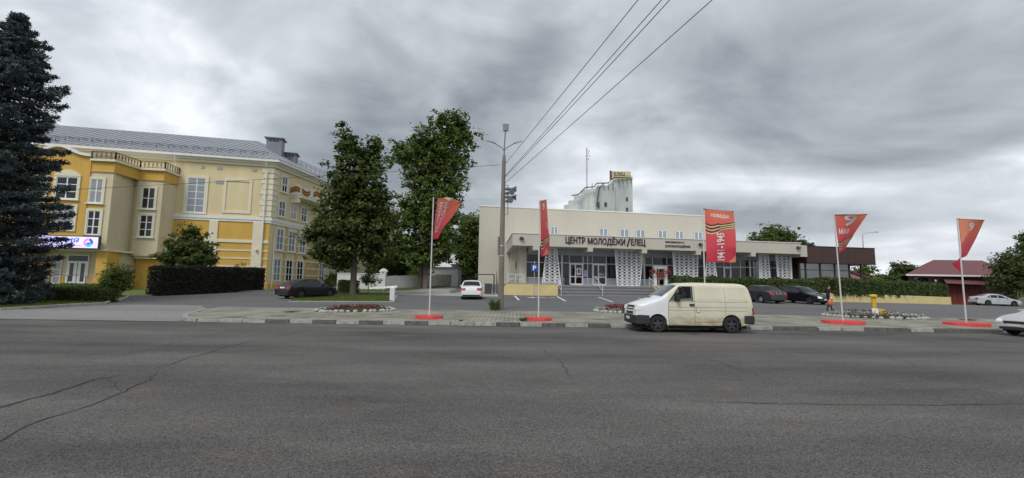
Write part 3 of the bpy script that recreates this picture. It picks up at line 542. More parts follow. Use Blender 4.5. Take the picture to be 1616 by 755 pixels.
mat('dirt', (.10, .095, .075), .95, .4, 6); mat('moss', (.085, .10, .045), .95, .4, 5)
def blotch(x, y, rx, ry, m, seed, name='dirt_patch', dz=.016):
    r_ = random.Random(seed); n = 18; mb = MB(); P = []
    for k_ in range(n): a = 2*PI*k_/n; q = r_.uniform(.55, 1.15); P.append((x+rx*q*math.cos(a), y+ry*q*math.sin(a)))
    mb.add([(p[0], p[1], (T(*p) if p[1] > 20.55 else 0)+dz) for p in P]+[(x, y, (T(x, y) if y > 20.55 else 0)+dz)], [(k_, (k_+1) % n, n) for k_ in range(n)]); o = mb.build(name, m); o['kind'] = 'structure'
for k_, (x, y, rx, ry, m) in enumerate(((13.2, 24.6, .45, .18, 'dirt'), (12.1, 22.4, .35, .16, 'dirt'), (14.4, 25.4, .25, .12, 'dirt'), (-.2, 21.2, .3, .13, 'dirt'), (-2.2, 21.3, .4, .15, 'dirt'), (-10.9, 22.0, .5, .2, 'moss'), (-8.0, 22.3, .45, .2, 'dirt'), (-9.4, 21.5, .3, .15, 'dirt'), (4.4, 22.3, .5, .2, 'moss'), (17.9, 23.0, .5, .15, 'moss'), (19.6, 21.6, .7, .14, 'moss'), (-6.2, 23.3, .4, .15, 'moss'), (-12.4, 21.1, .6, .25, 'dirt'), (25.0, 23.6, .8, .3, 'moss'), (6.8, 25.6, .5, .2, 'dirt'))): blotch(x, y, rx, ry, m, k_+40)
mat('oil', (.045, .043, .042), .8, .3, 4); mat('patch_grey', (.145, .138, .13), .92, .2, 8, .4, 60)
for k_, (x, y, rx, ry, m) in enumerate(((7.9, 5.0, 1.0, .5, 'oil'), (7.0, 18.2, .4, .2, 'oil'), (-2.3, 6.9, .05, .03, 'oil'), (6.9, 17.7, .25, .12, 'oil'))): blotch(x, y, rx, ry, m, k_+80, 'road_stain', .004)
# ------------------------------------------------------------------ youth centre
AN = R(10.3); K = Fr((.06, 46.5), (math.cos(AN), math.sin(AN)), (-math.sin(AN), math.cos(AN)))   # w runs back into the building
K2 = lambda u, b: K(u, b, 0)[:2]
cb_ = empty('youth_centre', K(16, 5, .4), 'long beige flat-roofed building with glazed front, canopy and dark Cyrillic lettering', 'building')
mb = MB(); mb.prism([K2(-2.27, 10.58), K2(29, 10.58), K2(29, 30), K2(.6, 30)], .2, 11.7); mb.build('upper_block', 'beige', cb_)
mb = MB(); mb.prism([K2(-2.33, 10.52), K2(29.06, 10.52), K2(29.06, 30), K2(.54, 30)], 11.7, 11.82); mb.build('coping', 'white_trim', cb_)
mb = MB(); mb.prism([K2(0, 0), K2(33.4, 0), K2(33.4, 10.56), K2(1.2, 10.56)], 5.97, 7.2); mb.build('canopy', 'beige', cb_)
mb = MB(); mb.prism([K2(-.06, -.06), K2(33.46, -.06), K2(33.46, 10.5), K2(1.1, 10.5)], 7.2, 7.28); mb.build('coping', 'white_trim', cb_)
mb = MB(); mb.prism([K2(33.4, .15), K2(34.35, .15), K2(34.35, 10.5), K2(33.4, 10.5)], 5.7, 7.0); mb.build('canopy_end', 'beige', cb_)
mb = MB(); mb.prism([K2(29.05, 10.6), K2(34.2, 10.6), K2(34.2, 28), K2(29.05, 28)], .2, 7.1); mb.build('low_block', 'beige', cb_)
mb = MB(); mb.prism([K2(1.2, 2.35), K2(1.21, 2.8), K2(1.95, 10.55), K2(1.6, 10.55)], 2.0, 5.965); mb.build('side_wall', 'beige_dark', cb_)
mb = MB(); K.box(mb, 1.2, 1.96, 2.3, 2.75, 2.0, 5.96); mb.build('pilaster', 'beige', cb_)
mb = MB(); K.box(mb, 33.6, 34.2, 2.3, 2.8, 2.0, 5.75); mb.build('pilaster', 'beige', cb_)
mb = MB(); mb.prism([K2(1.96, 2.62), K2(33.6, 2.62), K2(33.6, 2.74), K2(1.96, 2.74)], 5.3, 5.96); mb.build('fascia_panel', 'panel_grey', cb_)
for u in (2.4, 8.25, 14.3, 20.6, 27.3):
    mb = MB(); K.box(mb, u-.28, u+.28, -.02, 2.6, 5.55, 5.966); mb.build('beam', 'beige', cb_)
for u in (.92, 20.8, 33.0):
    mb = MB(); K.box(mb, u-.22, u+.22, -.28, -.02, 6.58, 6.75); K.box(mb, u-.08, u+.08, -.1, .0, 6.75, 6.88); mb.build('wall_lamp', 'iron', cb_, bevel=.02)
for u in (8.9, 10.0, 18.0, 19.7, 22.6, 24.9):
    pass
for a, b in ((9.1, 10.0), (15.6, 16.7), (18.4, 19.65), (20.65, 21.9), (23.75, 25.0), (26.2, 27.4), (29.0, 30.2)):
    window(Fr(K2(-2.27, 10.58), K.du, -K.dw), a, min(b, 31.0), 8.35, 9.55, 2, 1, cb_, .05, False, 'pane_sky', out=.05, trimm='panel_grey')
# lettering on the canopy
FB = lambda u, b, z: K(u, b, z)
for tx, u0, wd_, z0_, h_ in (('ЦЕНТР', 5.55, 2.12, 6.2, .84), ('МОЛОДЁЖИ', 7.95, 4.15, 6.2, .98), ('/', 12.25, .42, 6.22, .86), ('ЕЛЕЦ', 12.75, 1.62, 6.2, .84)):
    mb = MB(); put_text(mb, tx, .8, lambda x, y: K(u0+x, -.075, z0_+y), .016, width=wd_, height=h_, fnback=lambda x, y: K(u0+x, .0, z0_+y)); mb.build('lettering', 'letter', cb_)
mb = MB(); put_text(mb, 'пространство от', .3, lambda x, y: K(16.7+x, -.04, 6.68+y), .006, width=2.2, height=.24, fnback=lambda x, y: K(16.7+x, 0, 6.68+y)); mb.build('lettering', 'letter', cb_)
mb = MB(); put_text(mb, 'росмолодёжи', .4, lambda x, y: K(16.7+x, -.04, 6.2+y), .008, width=2.9, height=.4, fnback=lambda x, y: K(16.7+x, 0, 6.2+y)); mb.build('lettering', 'letter', cb_)
mb = MB()
for (a, b, z0, z1) in ((.0, .25, 0, .5), (.32, .7, .25, .62), (.2, .45, .55, .85), (.5, .62, -.2, .25)): mb.hexa([(*K2(1.3+.07*(b_+1)-.02, b_+4.4), 3.9+z) for b_, z in ((a, z0), (b, z0), (b, z1), (a, z1))]+[(*K2(1.3+.07*(b_+1)-.12, b_+4.4), 3.9+z) for b_, z in ((a, z0), (b, z0), (b, z1), (a, z1))])
mb.build('wall_emblem', 'letter', cb_)
# glazing: mullions, panes, doors
ZT = 2.06
gl = MB(); K.box(gl, 1.96, 33.6, 2.6, 2.72, ZT, ZT+.08); gl = gl.build('glazing', 'alu', cb_)
doors = [(6.79, 8.34), (9.4, 11.02), (16.5, 18.25), (25.35, 26.3)]
cuts = [1.96, 3.35, 4.75, 5.95, 6.79, 8.34, 8.87, 9.4, 11.02, 12.2, 13.4, 14.55, 15.5, 16.5, 18.25, 19.3, 20.5, 21.7, 22.8, 24.0, 25.35, 26.3, 27.5, 28.8, 30.1, 31.3, 32.5, 33.6]
for u in cuts:
    mb = MB(); w_ = .1 if round(u, 2) in (5.95, 15.5, 28.8) else .04
    K.box(mb, u-w_, u+w_, 2.58, 2.74, ZT+.08, 5.3); mb.build('mullion', 'alu', gl)
for a, b in zip(cuts[:-1], cuts[1:]):
    mb = MB(); K.box(mb, a+.04, b-.04, 2.595, 2.725, 4.42, 4.5); mb.build('transom', 'alu', gl)
    if (a, b) not in doors: mb = MB(); K.box(mb, a+.04, b-.04, 2.595, 2.725, 2.78, 2.86); mb.build('transom', 'alu', gl)
for a, b in zip(cuts[:-1], cuts[1:]):
    mb = MB(); K.box(mb, a+.02, b-.02, 2.65, 2.67, 4.46, 5.31); mb.build('pane', 'pane_shop', gl)
    if (a, b) in doors: continue
    mb = MB(); K.box(mb, a+.02, b-.02, 2.65, 2.67, 2.82, 4.46); mb.build('pane', 'pane_shop', gl)
    mb = MB(); K.box(mb, a+.02, b-.02, 2.64, 2.68, ZT+.05, 2.82); mb.build('pane' if 2 < a < 5 or a > 11 else 'base_panel', 'pane_shop' if a > 22 else 'panel_grey', gl)
for di, (a, b) in enumerate(doors):
    mb = MB(); t = .1
    K.box(mb, a+.04, a+.04+t, 2.54, 2.7, ZT+.02, 4.42); K.box(mb, b-.04-t, b-.04, 2.54, 2.7, ZT+.02, 4.42); K.box(mb, a+.04+t, b-.04-t, 2.545, 2.7, 4.3, 4.419)
    mid = a+.04+t+(b-a)*.3; 
    if b-a > 1.2: K.box(mb, mid, mid+.12, 2.545, 2.695, ZT+.02, 4.3)
    K.box(mb, a+.04+t, b-.04-t, 2.55, 2.69, ZT+.02, ZT+.2); K.box(mb, a+.04+t, b-.04-t, 2.552, 2.688, 2.95, 3.05); d_ = mb.build('door', 'pvc', gl)
    mb = MB(); K.box(mb, a+.1, b-.1, 2.63, 2.65, ZT+.1, 4.35); mb.build('pane', 'pane_shop', d_)
    mb = MB(); mb.bar(K(mid+.2, 2.5, 2.8), K(mid+.2, 2.5, 3.5), .04); mb.bar(K(mid+.2, 2.5, 2.85), K(mid+.2, 2.58, 2.85), .03); mb.bar(K(mid+.2, 2.5, 3.45), K(mid+.2, 2.58, 3.45), .03); mb.build('handle', 'alu', d_)
# prints stuck to the glass
mb = MB(); K.box(mb, 7.62, 8.08, 2.535, 2.541, 3.2, 3.95); K.box(mb, 7.55, 8.15, 2.535, 2.541, 3.62, 3.85); p_ = mb.build('door_poster', 'white_paint', gl)
mb = MB(); K.box(mb, 7.76, 7.94, 2.53, 2.534, 3.35, 3.75); mb.build('poster_print', 'letter', p_)
mb = MB(); K.box(mb, 8.45, 8.8, 2.62, 2.63, 3.0, 3.75); mb.build('window_poster', 'poster_lilac', gl)
mb = MB(); K.box(mb, 10.2, 10.75, 2.612, 2.618, 3.2, 3.4); mb.build('window_poster', 'poster_lilac', gl)
# inside
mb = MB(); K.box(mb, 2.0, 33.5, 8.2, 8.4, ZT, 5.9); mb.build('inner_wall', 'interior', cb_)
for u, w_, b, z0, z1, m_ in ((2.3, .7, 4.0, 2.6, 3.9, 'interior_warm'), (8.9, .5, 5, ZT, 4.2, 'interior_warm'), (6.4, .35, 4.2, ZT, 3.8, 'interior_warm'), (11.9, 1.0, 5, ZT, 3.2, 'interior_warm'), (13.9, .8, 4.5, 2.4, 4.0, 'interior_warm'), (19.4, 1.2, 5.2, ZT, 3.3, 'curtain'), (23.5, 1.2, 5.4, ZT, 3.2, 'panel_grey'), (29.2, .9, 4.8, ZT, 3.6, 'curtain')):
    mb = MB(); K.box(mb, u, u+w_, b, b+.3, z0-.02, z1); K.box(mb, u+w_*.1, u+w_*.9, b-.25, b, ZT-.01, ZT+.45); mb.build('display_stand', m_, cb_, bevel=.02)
# terrace, stairs, parapets
mb = MB(); mb.prism([K2(-.7, -.28), K2(4.62, -.28), K2(4.62, 1.1), K2(15.6, 1.1), K2(34.2, .9), K2(34.2, 10.5), K2(-.7, 10.5)], .1, ZT); mb.build('terrace', 'granite', cb_)
for k_ in range(7):
    mb = MB(); b1 = 1.1-.3*k_; mb.prism([K2(4.66, b1-.3), K2(15.6, b1-.3), K2(15.6, b1), K2(4.66, b1)], .2, ZT-.157*(k_+1)); mb.build('step', 'granite' if k_ % 2 else 'granite_dark', cb_)
def pw(poly, b0, b1, m, name, par):   # polygon in (u,z) extruded along b
    mb = MB(); n = len(poly); mb.add([K(u, b0, z) for u, z in poly]+[K(u, b1, z) for u, z in poly], [tuple(range(n-1, -1, -1)), tuple(range(n, 2*n))]+[(i, (i+1) % n, n+(i+1) % n, n+i) for i in range(n)]); return mb.build(name, m, par)
pw([(-1.35, .5), (4.62, .5), (4.62, 2.12), (-.55, 2.12), (-1.35, 1.25)], -.52, -.29, 'yellow_wall', 'parapet', cb_)
pw([(-1.4, 2.12), (4.66, 2.12), (4.66, 2.2), (-.55, 2.2)][1:]+[(-.6, 2.12)], -.55, -.26, 'concrete', 'coping', cb_)
mb = MB(); mb.prism([K2(15.62, -1.1), K2(15.95, -1.1), K2(15.95, 1.1), K2(15.62, 1.1)], .2, 2.1); mb.build('parapet', 'yellow_wall', cb_)
mb = MB()
for b, z0 in ((-.2, ZT), (3.2, ZT)): mb.bar(K(-.5, b, z0), K(-.5, b, z0+1.0), .05)
mb.bar(K(-.5, -.2, ZT+1.0), K(-.5, 3.2, ZT+1.0), .05); mb.bar(K(-.5, -.2, ZT+.5), K(-.5, 3.2, ZT+.5), .04)
for u in (.3, 1.1): mb.bar(K(u, -.2, ZT), K(u, -.2, ZT+1.0), .05)
mb.bar(K(-.5, -.2, ZT+1.0), K(1.1, -.2, ZT+1.0), .05); mb.bar(K(-.5, -.2, ZT+.5), K(1.1, -.2, ZT+.5), .04); mb.bar(K(-.3, 3.4, ZT), K(1.1, 1.0, ZT+1.1), .05); mb.build('railing', 'alu', cb_)
mat('railing_brown', (.20, .15, .12), .7, .15)
mb = MB(); mb.hexa([K(-1.4, 0, .7), K(-1.36, 0, .7), K(-.76, 5.5, 1.2), K(-.8, 5.5, 1.2), K(-1.4, 0, 1.5), K(-1.36, 0, 1.5), K(-.76, 5.5, 3.6), K(-.8, 5.5, 3.6)]); mb.build('ramp_screen', 'railing_brown', cb_)
for u in (4.85, 9.2, 15.4):
    mb = MB(); mb.bar(K(u, 1.25, ZT), K(u, 1.25, ZT+.95), .05); mb.bar(K(u, -.9, .9), K(u, -.9, 1.95), .05); mb.bar(K(u, 1.25, ZT+.95), K(u, -.9, 1.95), .05); mb.bar(K(u, 1.25, ZT+.5), K(u, -.9, 1.5), .035); mb.build('handrail', 'alu', cb_)
# lattice screens standing along the terrace edge
def lattice(bl, br, tl, tr, label, z0=ZT, z1=5.96, b=1.55):
    o = empty('lattice_screen', K((bl+br)/2, b, z0), label, 'screen', 'lattice screens along the glazed front')
    def E(t): return bl+(tl-bl)*t, br+(tr-br)*t
    mb = MB()
    for (a, c) in ((bl, tl), (br, tr)): mb.bar(K(a, b, z0), K(c, b, z1), .09, .09)
    mb.bar(K(bl, b, z0+.045), K(br, b, z0+.045), .085); mb.bar(K(tl, b, z1-.045), K(tr, b, z1-.045), .085); mb.build('frame', 'lattice', o)
    mb = MB(); s = .56; H = s*1.155
    def clip(p, q):
        out = []
        for k_ in range(25):
            t = k_/24; u = p[0]+(q[0]-p[0])*t; z = p[1]+(q[1]-p[1])*t; L_, R_ = E((z-z0)/(z1-z0)); out.append(z0 <= z <= z1 and L_ <= u <= R_)
        if not any(out): return None
        i0 = out.index(True); i1 = 24-out[::-1].index(True)
        if i1 <= i0: return None
        g = lambda k_: (p[0]+(q[0]-p[0])*k_/24, p[1]+(q[1]-p[1])*k_/24)
        return g(i0), g(i1)
    ul = min(bl, tl)-2; ur = max(br, tr)+2; n = int((ur-ul)/s)+2; lo = []
    for k_ in range(n): lo.append(((ul+k_*s, z0), (ul+k_*s, z1)))
    zs = np.arange(z0-.2, z1+.2, H)
    for j, z in enumerate(zs):
        for k_ in range(n):
            u = ul+k_*s
            lo.append(((u, z), (u+s, z+H/2))); lo.append(((u, z), (u-s, z+H/2))); lo.append(((u, z), (u+s, z-H/2))); lo.append(((u, z), (u-s, z-H/2)))
    seen = set()
    for p, q in lo:
        key = tuple(sorted(((round(p[0], 2), round(p[1], 2)), (round(q[0], 2), round(q[1], 2)))))
        if key in seen: continue
        seen.add(key); c = clip(p, q)
        if c:
            vert = abs(p[0]-q[0]) < 1e-6; sgn = .012 if (q[0]-p[0])*(q[1]-p[1]) > 0 else -.012
            mb.bar(K(c[0][0], b+(0 if vert else sgn), c[0][1]), K(c[1][0], b+(0 if vert else sgn), c[1][1]), .075, .06)
    lt = mb.build('lattice_bars', 'lattice', o); lt['kind'] = 'stuff'
lattice(3.5, 5.5, 3.95, 5.05, 'white lattice screen, narrow at the top, beside the entrance steps and yellow parapet')
lattice(11.85, 14.4, 11.6, 14.9, 'white lattice screen just right of the two glazed entrance doors')
lattice(18.6, 21.3, 18.4, 21.5, 'broad white lattice screen behind the cream van beside the white arch')
lattice(22.1, 23.9, 22.7, 23.4, 'white lattice screen behind the large 1941-1945 flag')
lattice(29.2, 30.6, 29.2, 30.4, 'slim white lattice screen over the juniper hedge')
lattice(31.6, 33.4, 31.4, 33.4, 'broad white lattice screen at the end beside the dark brown pavilion')
# small things by the doors
bn_ = empty('litter_bin', K(6.35, 2.1, ZT), 'black litter bin beside the glazed entrance door', 'bin')
mb = MB(); mb.lathe([(.2, 0), (.23, .05), (.25, .62), (.27, .64), (.27, .7), (.2, .72)], K(6.35, 2.1, ZT), 14); mb.build('body', 'iron', bn_, autos=True)
mb = MB(); mb.lathe([(.27, .72), (.18, .84), (.05, .88)], K(6.35, 2.1, ZT), 14); mb.build('lid', 'brown_dark', bn_, autos=True)
mat('rust_red', (.42, .10, .05), .7, .25, 8)
ar = empty('photo_arch', K(17.0, 1.7, ZT), 'white free-standing arch with red leaf garlands by the doors', 'arch')
for u in (16.35, 17.6): mb = MB(); K.box(mb, u-.16, u+.16, 1.6, 1.9, ZT, 4.0); mb.build('post', 'white_paint', ar, bevel=.02)
mb = MB(); K.box(mb, 16.15, 17.8, 1.58, 1.92, 4.0, 4.3); mb.build('lintel', 'white_paint', ar, bevel=.02)
pts = np.array([K(uc+rng.normal()*.22, 1.5+rng.normal()*.1, zc+rng.normal()*.22) for uc, zc in ((16.2, 3.7), (17.85, 3.75), (16.75, 3.2), (17.3, 3.4)) for _ in range(45)])
leafmat('red_leaf', (.30, .05, .03), (.55, .16, .09)); leaves('garland', 'red_leaf', pts, np.tile([0, -1, .3], (len(pts), 1)), rng.uniform(.14, .26, len(pts)), ar, kind='stuff')
sgn = empty('parking_sign', (2.25, 45.6, T(2.25, 45.6)), 'blue square parking sign with white P on a grey post', 'sign'); z_ = T(2.25, 45.6)
mat('sign_blue', (.012, .06, .34), .4, .05); mat('steel', (.42, .43, .44), .45, .08, metal=.3)
mb = MB(); mb.tube([(2.25, 45.6, z_-.05), (2.25, 45.6, 4.35)], .035, 8); mb.build('post', 'steel', sgn)
mb = MB(); mb.box(1.9, 2.6, 45.52, 45.55, 3.3, 4.02); pl_ = mb.build('plate', 'sign_blue', sgn, bevel=.008)
mb = MB(); put_text(mb, 'P', .6, lambda x, y: (2.09+x, 45.512, 3.42+y), .018, width=.34, height=.48); mb.build('letter', 'white_paint', pl_)

# ------------------------------------------------------------------ brown pavilion beside it
bp_ = empty('brown_pavilion', K(38.5, 3, .2), 'dark brown boxy pavilion canopy on slim posts with mirrored panes', 'pavilion')
for k_ in range(10):
    mb = MB(); K.box(mb, 34.62+k_*.94, 34.62+(k_+1)*.94-.012, .55, 6.5, 5.12, 6.95+.0); mb.build('cladding_panel', 'brown_metal', bp_)
mb = MB(); K.box(mb, 34.6, 44.04, .5, 6.55, 5.02, 5.13); mb.build('soffit', 'brown_dark', bp_)
mb = MB(); K.box(mb, 34.6, 44.04, .5, 6.55, 6.95, 7.02); mb.build('coping', 'brown_dark', bp_)
for u in (33.95, 34.75, 36.7, 38.7, 40.7):
    mb = MB(); K.box(mb, u-.09, u+.09, .9, 1.08, .0, 5.03); mb.build('post', 'brown_dark', bp_)
mb = MB(); K.box(mb, 42.25, 42.4, .9, 1.05, -.2, 5.03); mb.build('post', 'brown_metal', bp_)
for a, b in ((34.04, 34.66), (34.84, 36.61), (36.79, 38.61), (38.79, 40.61)):
    for z0, z1 in ((2.9, 4.22), (4.3, 5.0)):
        mb = MB(); K.box(mb, a, b, .97, 1.0, z0, z1); mb.build('pane', 'pane_mirror', bp_)
    mb = MB(); K.box(mb, a, b, .93, 1.05, 4.22, 4.3); K.box(mb, a, b, .93, 1.05, 2.82, 2.9); mb.build('rail', 'brown_dark', bp_)
    mb = MB(); K.box(mb, a, b, .94, 1.04, .2, 2.82); mb.build('lower_panel', 'brown_metal', bp_)
mb = MB(); K.box(mb, 33.9, 40.8, 6.2, 6.4, .2, 5.02); mb.build('back_wall', 'brown_metal', bp_)

# ------------------------------------------------------------------ planter wall in front of the hedge
pwl = empty('planter_wall', (30, 43.2, T(30, 43.2)), 'long low pale yellow plastered wall under the juniper hedge', 'wall')
WP = [(15.6, 44.2), (29.0, 43.0), (47.6, 50.4), (50.2, 55.0)]
for a, b in zip(WP[:-1], WP[1:]):
    a = Vector(a); b = Vector(b); d = (b-a).normalized(); nn_ = Vector((-d.y, d.x))*.3; mb = MB(); n = 6
    for k_ in range(n):
        p = a+(b-a)*k_/n; q = a+(b-a)*(k_+1)/n; P4_ = [p, q, q+nn_, p+nn_]
        mb.hexa([(c.x, c.y, T(c.x, c.y)-.2) for c in P4_]+[(c.x, c.y, T(c.x, c.y)+.80) for c in P4_])
    mb.build('wall_face', 'yellow_wall', pwl)
mb = MB(); mb.prism([(15.7, 44.6), (29, 43.3), (47.3, 50.6), (49.9, 55.2), (46, 57), (38, 53.2), (30, 48.6), (17, 47.2)], lambda x, y: T(x, y)-.3, lambda x, y: T(x, y)+.68); mb.build('soil', 'soil_ground', pwl)

# ------------------------------------------------------------------ grain elevator far behind
mat('silo', (.34, .40, .42), .9, col2=(.60, .61, .575), scale=.25, stretch=(1, 1, .3), detail=9); mat('silo_pipe', (.10, .075, .06), .7, .2); mat('sign_yellow', (.60, .54, .33), .7, .1)
el = empty('grain_elevator', (45, 225, 0), 'pale concrete grain elevator towering behind the youth centre roof', 'elevator')
for (x, y, r_, h) in ((27.4, 229, 1.6, 43.2), (29.9, 228, 2.0, 45.2), (33.0, 227, 2.4, 47.5), (36.4, 226, 2.6, 50.2), (39.6, 225, 2.4, 50.4)):
    mb = MB(); mb.lathe([(r_, -1), (r_, h), (r_*.9, h+.4), (.1, h+.6)], (x, y, 0), 20); mb.build('silo', 'silo', el, autos=True)
mb = MB(); mb.box(41.0, 49.2, 219, 232, -1, 51.6); mb.build('tower', 'silo', el); mb = MB(); mb.box(49.2, 58.0, 220.0, 232, -1, 55.2); mb.build('tower', 'silo', el)
for x, z, w_, h_ in ((44.7, 42.3, 1.5, 2.4), (55.2, 45.2, 1.2, 2.2), (55.2, 40.2, 1.2, 2.2)):
    mb = MB(); yf = 219 if x < 49 else 220; mb.box(x-w_/2, x+w_/2, yf-.1, yf+.3, z-h_/2, z+h_/2); f_ = mb.build('window', 'panel_grey', el); mb = MB(); mb.box(x-w_/2+.2, x+w_/2-.2, yf-.14, yf-.09, z-h_/2+.2, z+h_/2-.2); mb.build('pane', 'pane_dark', f_)
mb = MB(); mb.tube([(29, 223, 47.3), (32, 222, 47.6), (35.5, 221, 51.0), (39.5, 220.5, 51.2), (40.5, 218.7, 52.6), (46, 218.7, 52.8), (48.8, 218.7, 55.6), (58, 219.6, 55.6)], .28, 6); mb.tube([(40.2, 218.6, 41), (41.6, 218.6, 50.5), (43.5, 218.6, 52.3)], .25, 6); mb.build('pipe', 'silo_pipe', el)
mb = MB(); mb.box(40.6, 41.6, 218.4, 219, 40.8, 43.5)
for x in (38.2, 43.8, 46, 48.2, 51, 53, 55, 57): mb.bar((x, 218.6, 49.5 if x < 49 else 52.5), (x, 218.6, 52.5 if x < 49 else 55.6), .25)
for k_ in range(9): mb.bar((49.4+k_, 219.4, 55.2), (49.4+k_, 219.4, 56.6), .14)
mb.bar((49.4, 219.4, 56.6), (58, 219.4, 56.6), .15); mb.build('rail', 'silo_pipe', el)
mb = MB(); mb.box(47.5, 57.6, 221.5, 222, 55.1, 59.3); sg = mb.build('roof_sign', 'sign_yellow', el)
mb = MB(); put_text(mb, 'ЕЛЕЦ', 2.4, lambda x, y: (49.4+x, 221.4, 56.9+y), .05, width=5.4, height=1.9); mb.build('lettering', 'letter', sg)
mb = MB(); mb.box(47.3, 48.2, 221, 221.6, 55, 59.5); mb.build('sign_frame', 'silo_pipe', sg)
mst = empty('radio_mast', (36.9, 226, 50.2), 'thin red and grey lattice radio mast on the grain elevator', 'mast')
mat('mast_red', (.30, .08, .06), .6, .1)
for k_ in range(6):
    z0 = 50.2+k_*3.7; mb = MB()
    for dx, dy in ((-.22, -.2), (.22, -.2), (0, .25)): mb.bar((36.9+dx, 226+dy, z0), (36.9+dx, 226+dy, z0+3.7), .09)
    for j in range(4): mb.bar((36.68, 225.8, z0+j*.92), (37.12, 225.8, z0+(j+1)*.92), .07)
    mb.build('mast_section', 'mast_red' if k_ % 2 else 'silo_pipe', mst)
mb = MB()
for z, w_ in ((70.8, 1.2), (69.6, .9), (68.2, 1.3), (66.5, .8)): mb.bar((36.9-w_*.6, 226, z), (36.9+w_, 226, z), .12); mb.bar((36.9+w_, 226, z-.5), (36.9+w_, 226, z+.6), .15)
mb.build('antenna', 'silo_pipe', mst)
for x, z in ((24.2, 12), (58.8, 12)): pass
for u, b in ((9.0, 14), (31.5, 14)):
    mb = MB(); K.box(mb, u-.8, u+.8, b-.8, b+.8, 7.1 if u > 29 else 11.7, 7.2 if u > 29 else 12.0); mb.lathe([(.75, 0), (.7, .2), (.5, .42), (.25, .54), (.02, .58)], K(u, b, 12.0 if u < 29 else 7.2), 16); mb.build('skylight', 'white_paint', cb_, autos=True)
# ------------------------------------------------------------------ street lamp with loudspeakers and cables
mat('pole_concrete', (.20, .175, .155), .9, .22, 2.5, .2, 30, stretch=(1, 1, .25)); mat('lamp_grey', (.16, .17, .18), .5, .1); mat('horn', (.14, .145, .15), .5, .1); mat('cable', (.02, .02, .022), .7, .1)
PX, PY = -.61, 27.5; PZ = T(PX, PY)
lp = empty('street_lamp', (PX, PY, PZ), 'tall brown concrete lamp pole with forked arms rising between the flags', 'lamp post')
mb = MB(); mb.tube([(PX, PY, PZ-.3), (PX+.02, PY, 5), (PX+.05, PY, 9.35)], [.185, .155, .115], 10); mb.build('pole', 'pole_concrete', lp, autos=True)
mb = MB(); mb.tube([(PX+.05, PY, 9.25), (PX+.06, PY, 9.7)], [.13, .08], 8); mb.tube([(PX+.05, PY, 9.35), (PX+.07, PY, 10.4), (PX+.12, PY-.02, 11.25)], .038, 7); mb.build('bracket', 'lamp_grey', lp)
for sx in (-1, 1):
    mb = MB(); mb.tube([(PX+.06, PY, 9.95), (PX+.06+sx*.12, PY, 10.15), (PX+.06+sx*.62, PY-.1, 10.42)], .025, 6); arm = mb.build('arm', 'lamp_grey', lp)
    mb = MB(); c_ = Vector((PX+.06+sx*.62, PY-.1, 10.42)); d_ = Vector((sx*.5, -.08, .14)).normalized(); mb.hexa([tuple(c_+d_*k0+Vector((0, dy, dz))) for k0, dy, dz in ((-.08, -.06, -.02), (.5, -.04, -.015), (.5, .04, -.015), (-.08, .06, -.02), (-.08, -.05, .05), (.5, -.02, .01), (.5, .02, .01), (-.08, .05, .05))]); mb.build('lamp_head', 'lamp_grey', lp)
mb = MB(); mb.hexa([(PX-.02, PY-.12, 11.2), (PX+.3, PY-.12, 11.2), (PX+.3, PY+.03, 11.2), (PX-.02, PY+.03, 11.2), (PX-.06, PY-.02, 11.68), (PX+.33, PY-.02, 11.68), (PX+.33, PY+.08, 11.68), (PX-.06, PY+.08, 11.68)]); mb.build('flood_lamp', 'horn', lp, bevel=.02)
mb = MB()
for z in (4.1, 3.5): mb.lathe([(.165, 0), (.175, .02), (.175, .05), (.165, .07)], (PX+.02, PY, z), 12)
mb.build('band', 'steel', lp)
mb = MB(); mb.box(PX-.24, PX-.14, PY-.1, PY+.1, 3.6, 4.7); mb.build('cable_box', 'pole_concrete', lp, bevel=.01)
ls = empty('loudspeakers', (PX+.2, PY, 6.0), 'cluster of four grey horn loudspeakers bracketed to the lamp pole', 'loudspeaker')
mb = MB(); mb.tube([(PX+.1, PY, 7.8), (PX+.32, PY-.02, 7.85), (PX+.34, PY-.02, 6.05), (PX+.1, PY, 6.0)], .025, 6); mb.build('bracket', 'iron', ls)
for z, sx, yaw in ((7.6, 1, 10), (7.34, 1, 60), (7.1, 1, 5), (6.86, 1, 70)):
    a = R(-yaw); d = Vector((math.cos(a), math.sin(a), -.04)); c_ = Vector((PX+.3, PY-.05, z)); mb = MB()
    mb.tube([c_-d*.12, c_+d*.1, c_+d*.22, c_+d*.42, c_+d*.52], [.09, .09, .06, .13, .2], 14); mb.build('horn', 'horn', ls, autos=True)
def cable(pts, label, r_=.016, sag=.4, n=18):
    a, b = Vector(pts[0]), Vector(pts[1]); mb = MB(); mb.tube([a.lerp(b, k_/n)-Vector((0, 0, sag*4*(k_/n)*(1-k_/n))) for k_ in range(n+1)], r_, 5); return tag(mb.build('overhead_cable', 'cable'), label, 'cable')
def ext(a, b, k_): a, b = Vector(a), Vector(b); return tuple(a+(b-a)*k_)
for a, b, l, s_ in (((PX+.14, PY-.05, 9.15), (3.23, 12, 9.5), 'upper of the overhead cables running from the lamp pole across the road', .1), ((PX+.1, PY-.05, 8.35), (3.86, 12, 9.5), 'middle overhead cable from the lamp pole, twinned with a loose wire', .1), ((PX+.1, PY-.05, 8.3), (3.99, 12, 9.52), 'loose wire twisted along the middle overhead cable', .22), ((PX+.12, PY-.03, 7.95), (5.24, 12, 9.55), 'lowest overhead cable from the lamp pole, fixed near the loudspeakers', .1)):
    cable((a, ext(a, b, 2.2)), l, .012, s_)
cable(((PX-.1, PY, 9.1), (-46, 27.0, 5.9)), 'single long cable from the lamp pole past the yellow building', .012, .15)

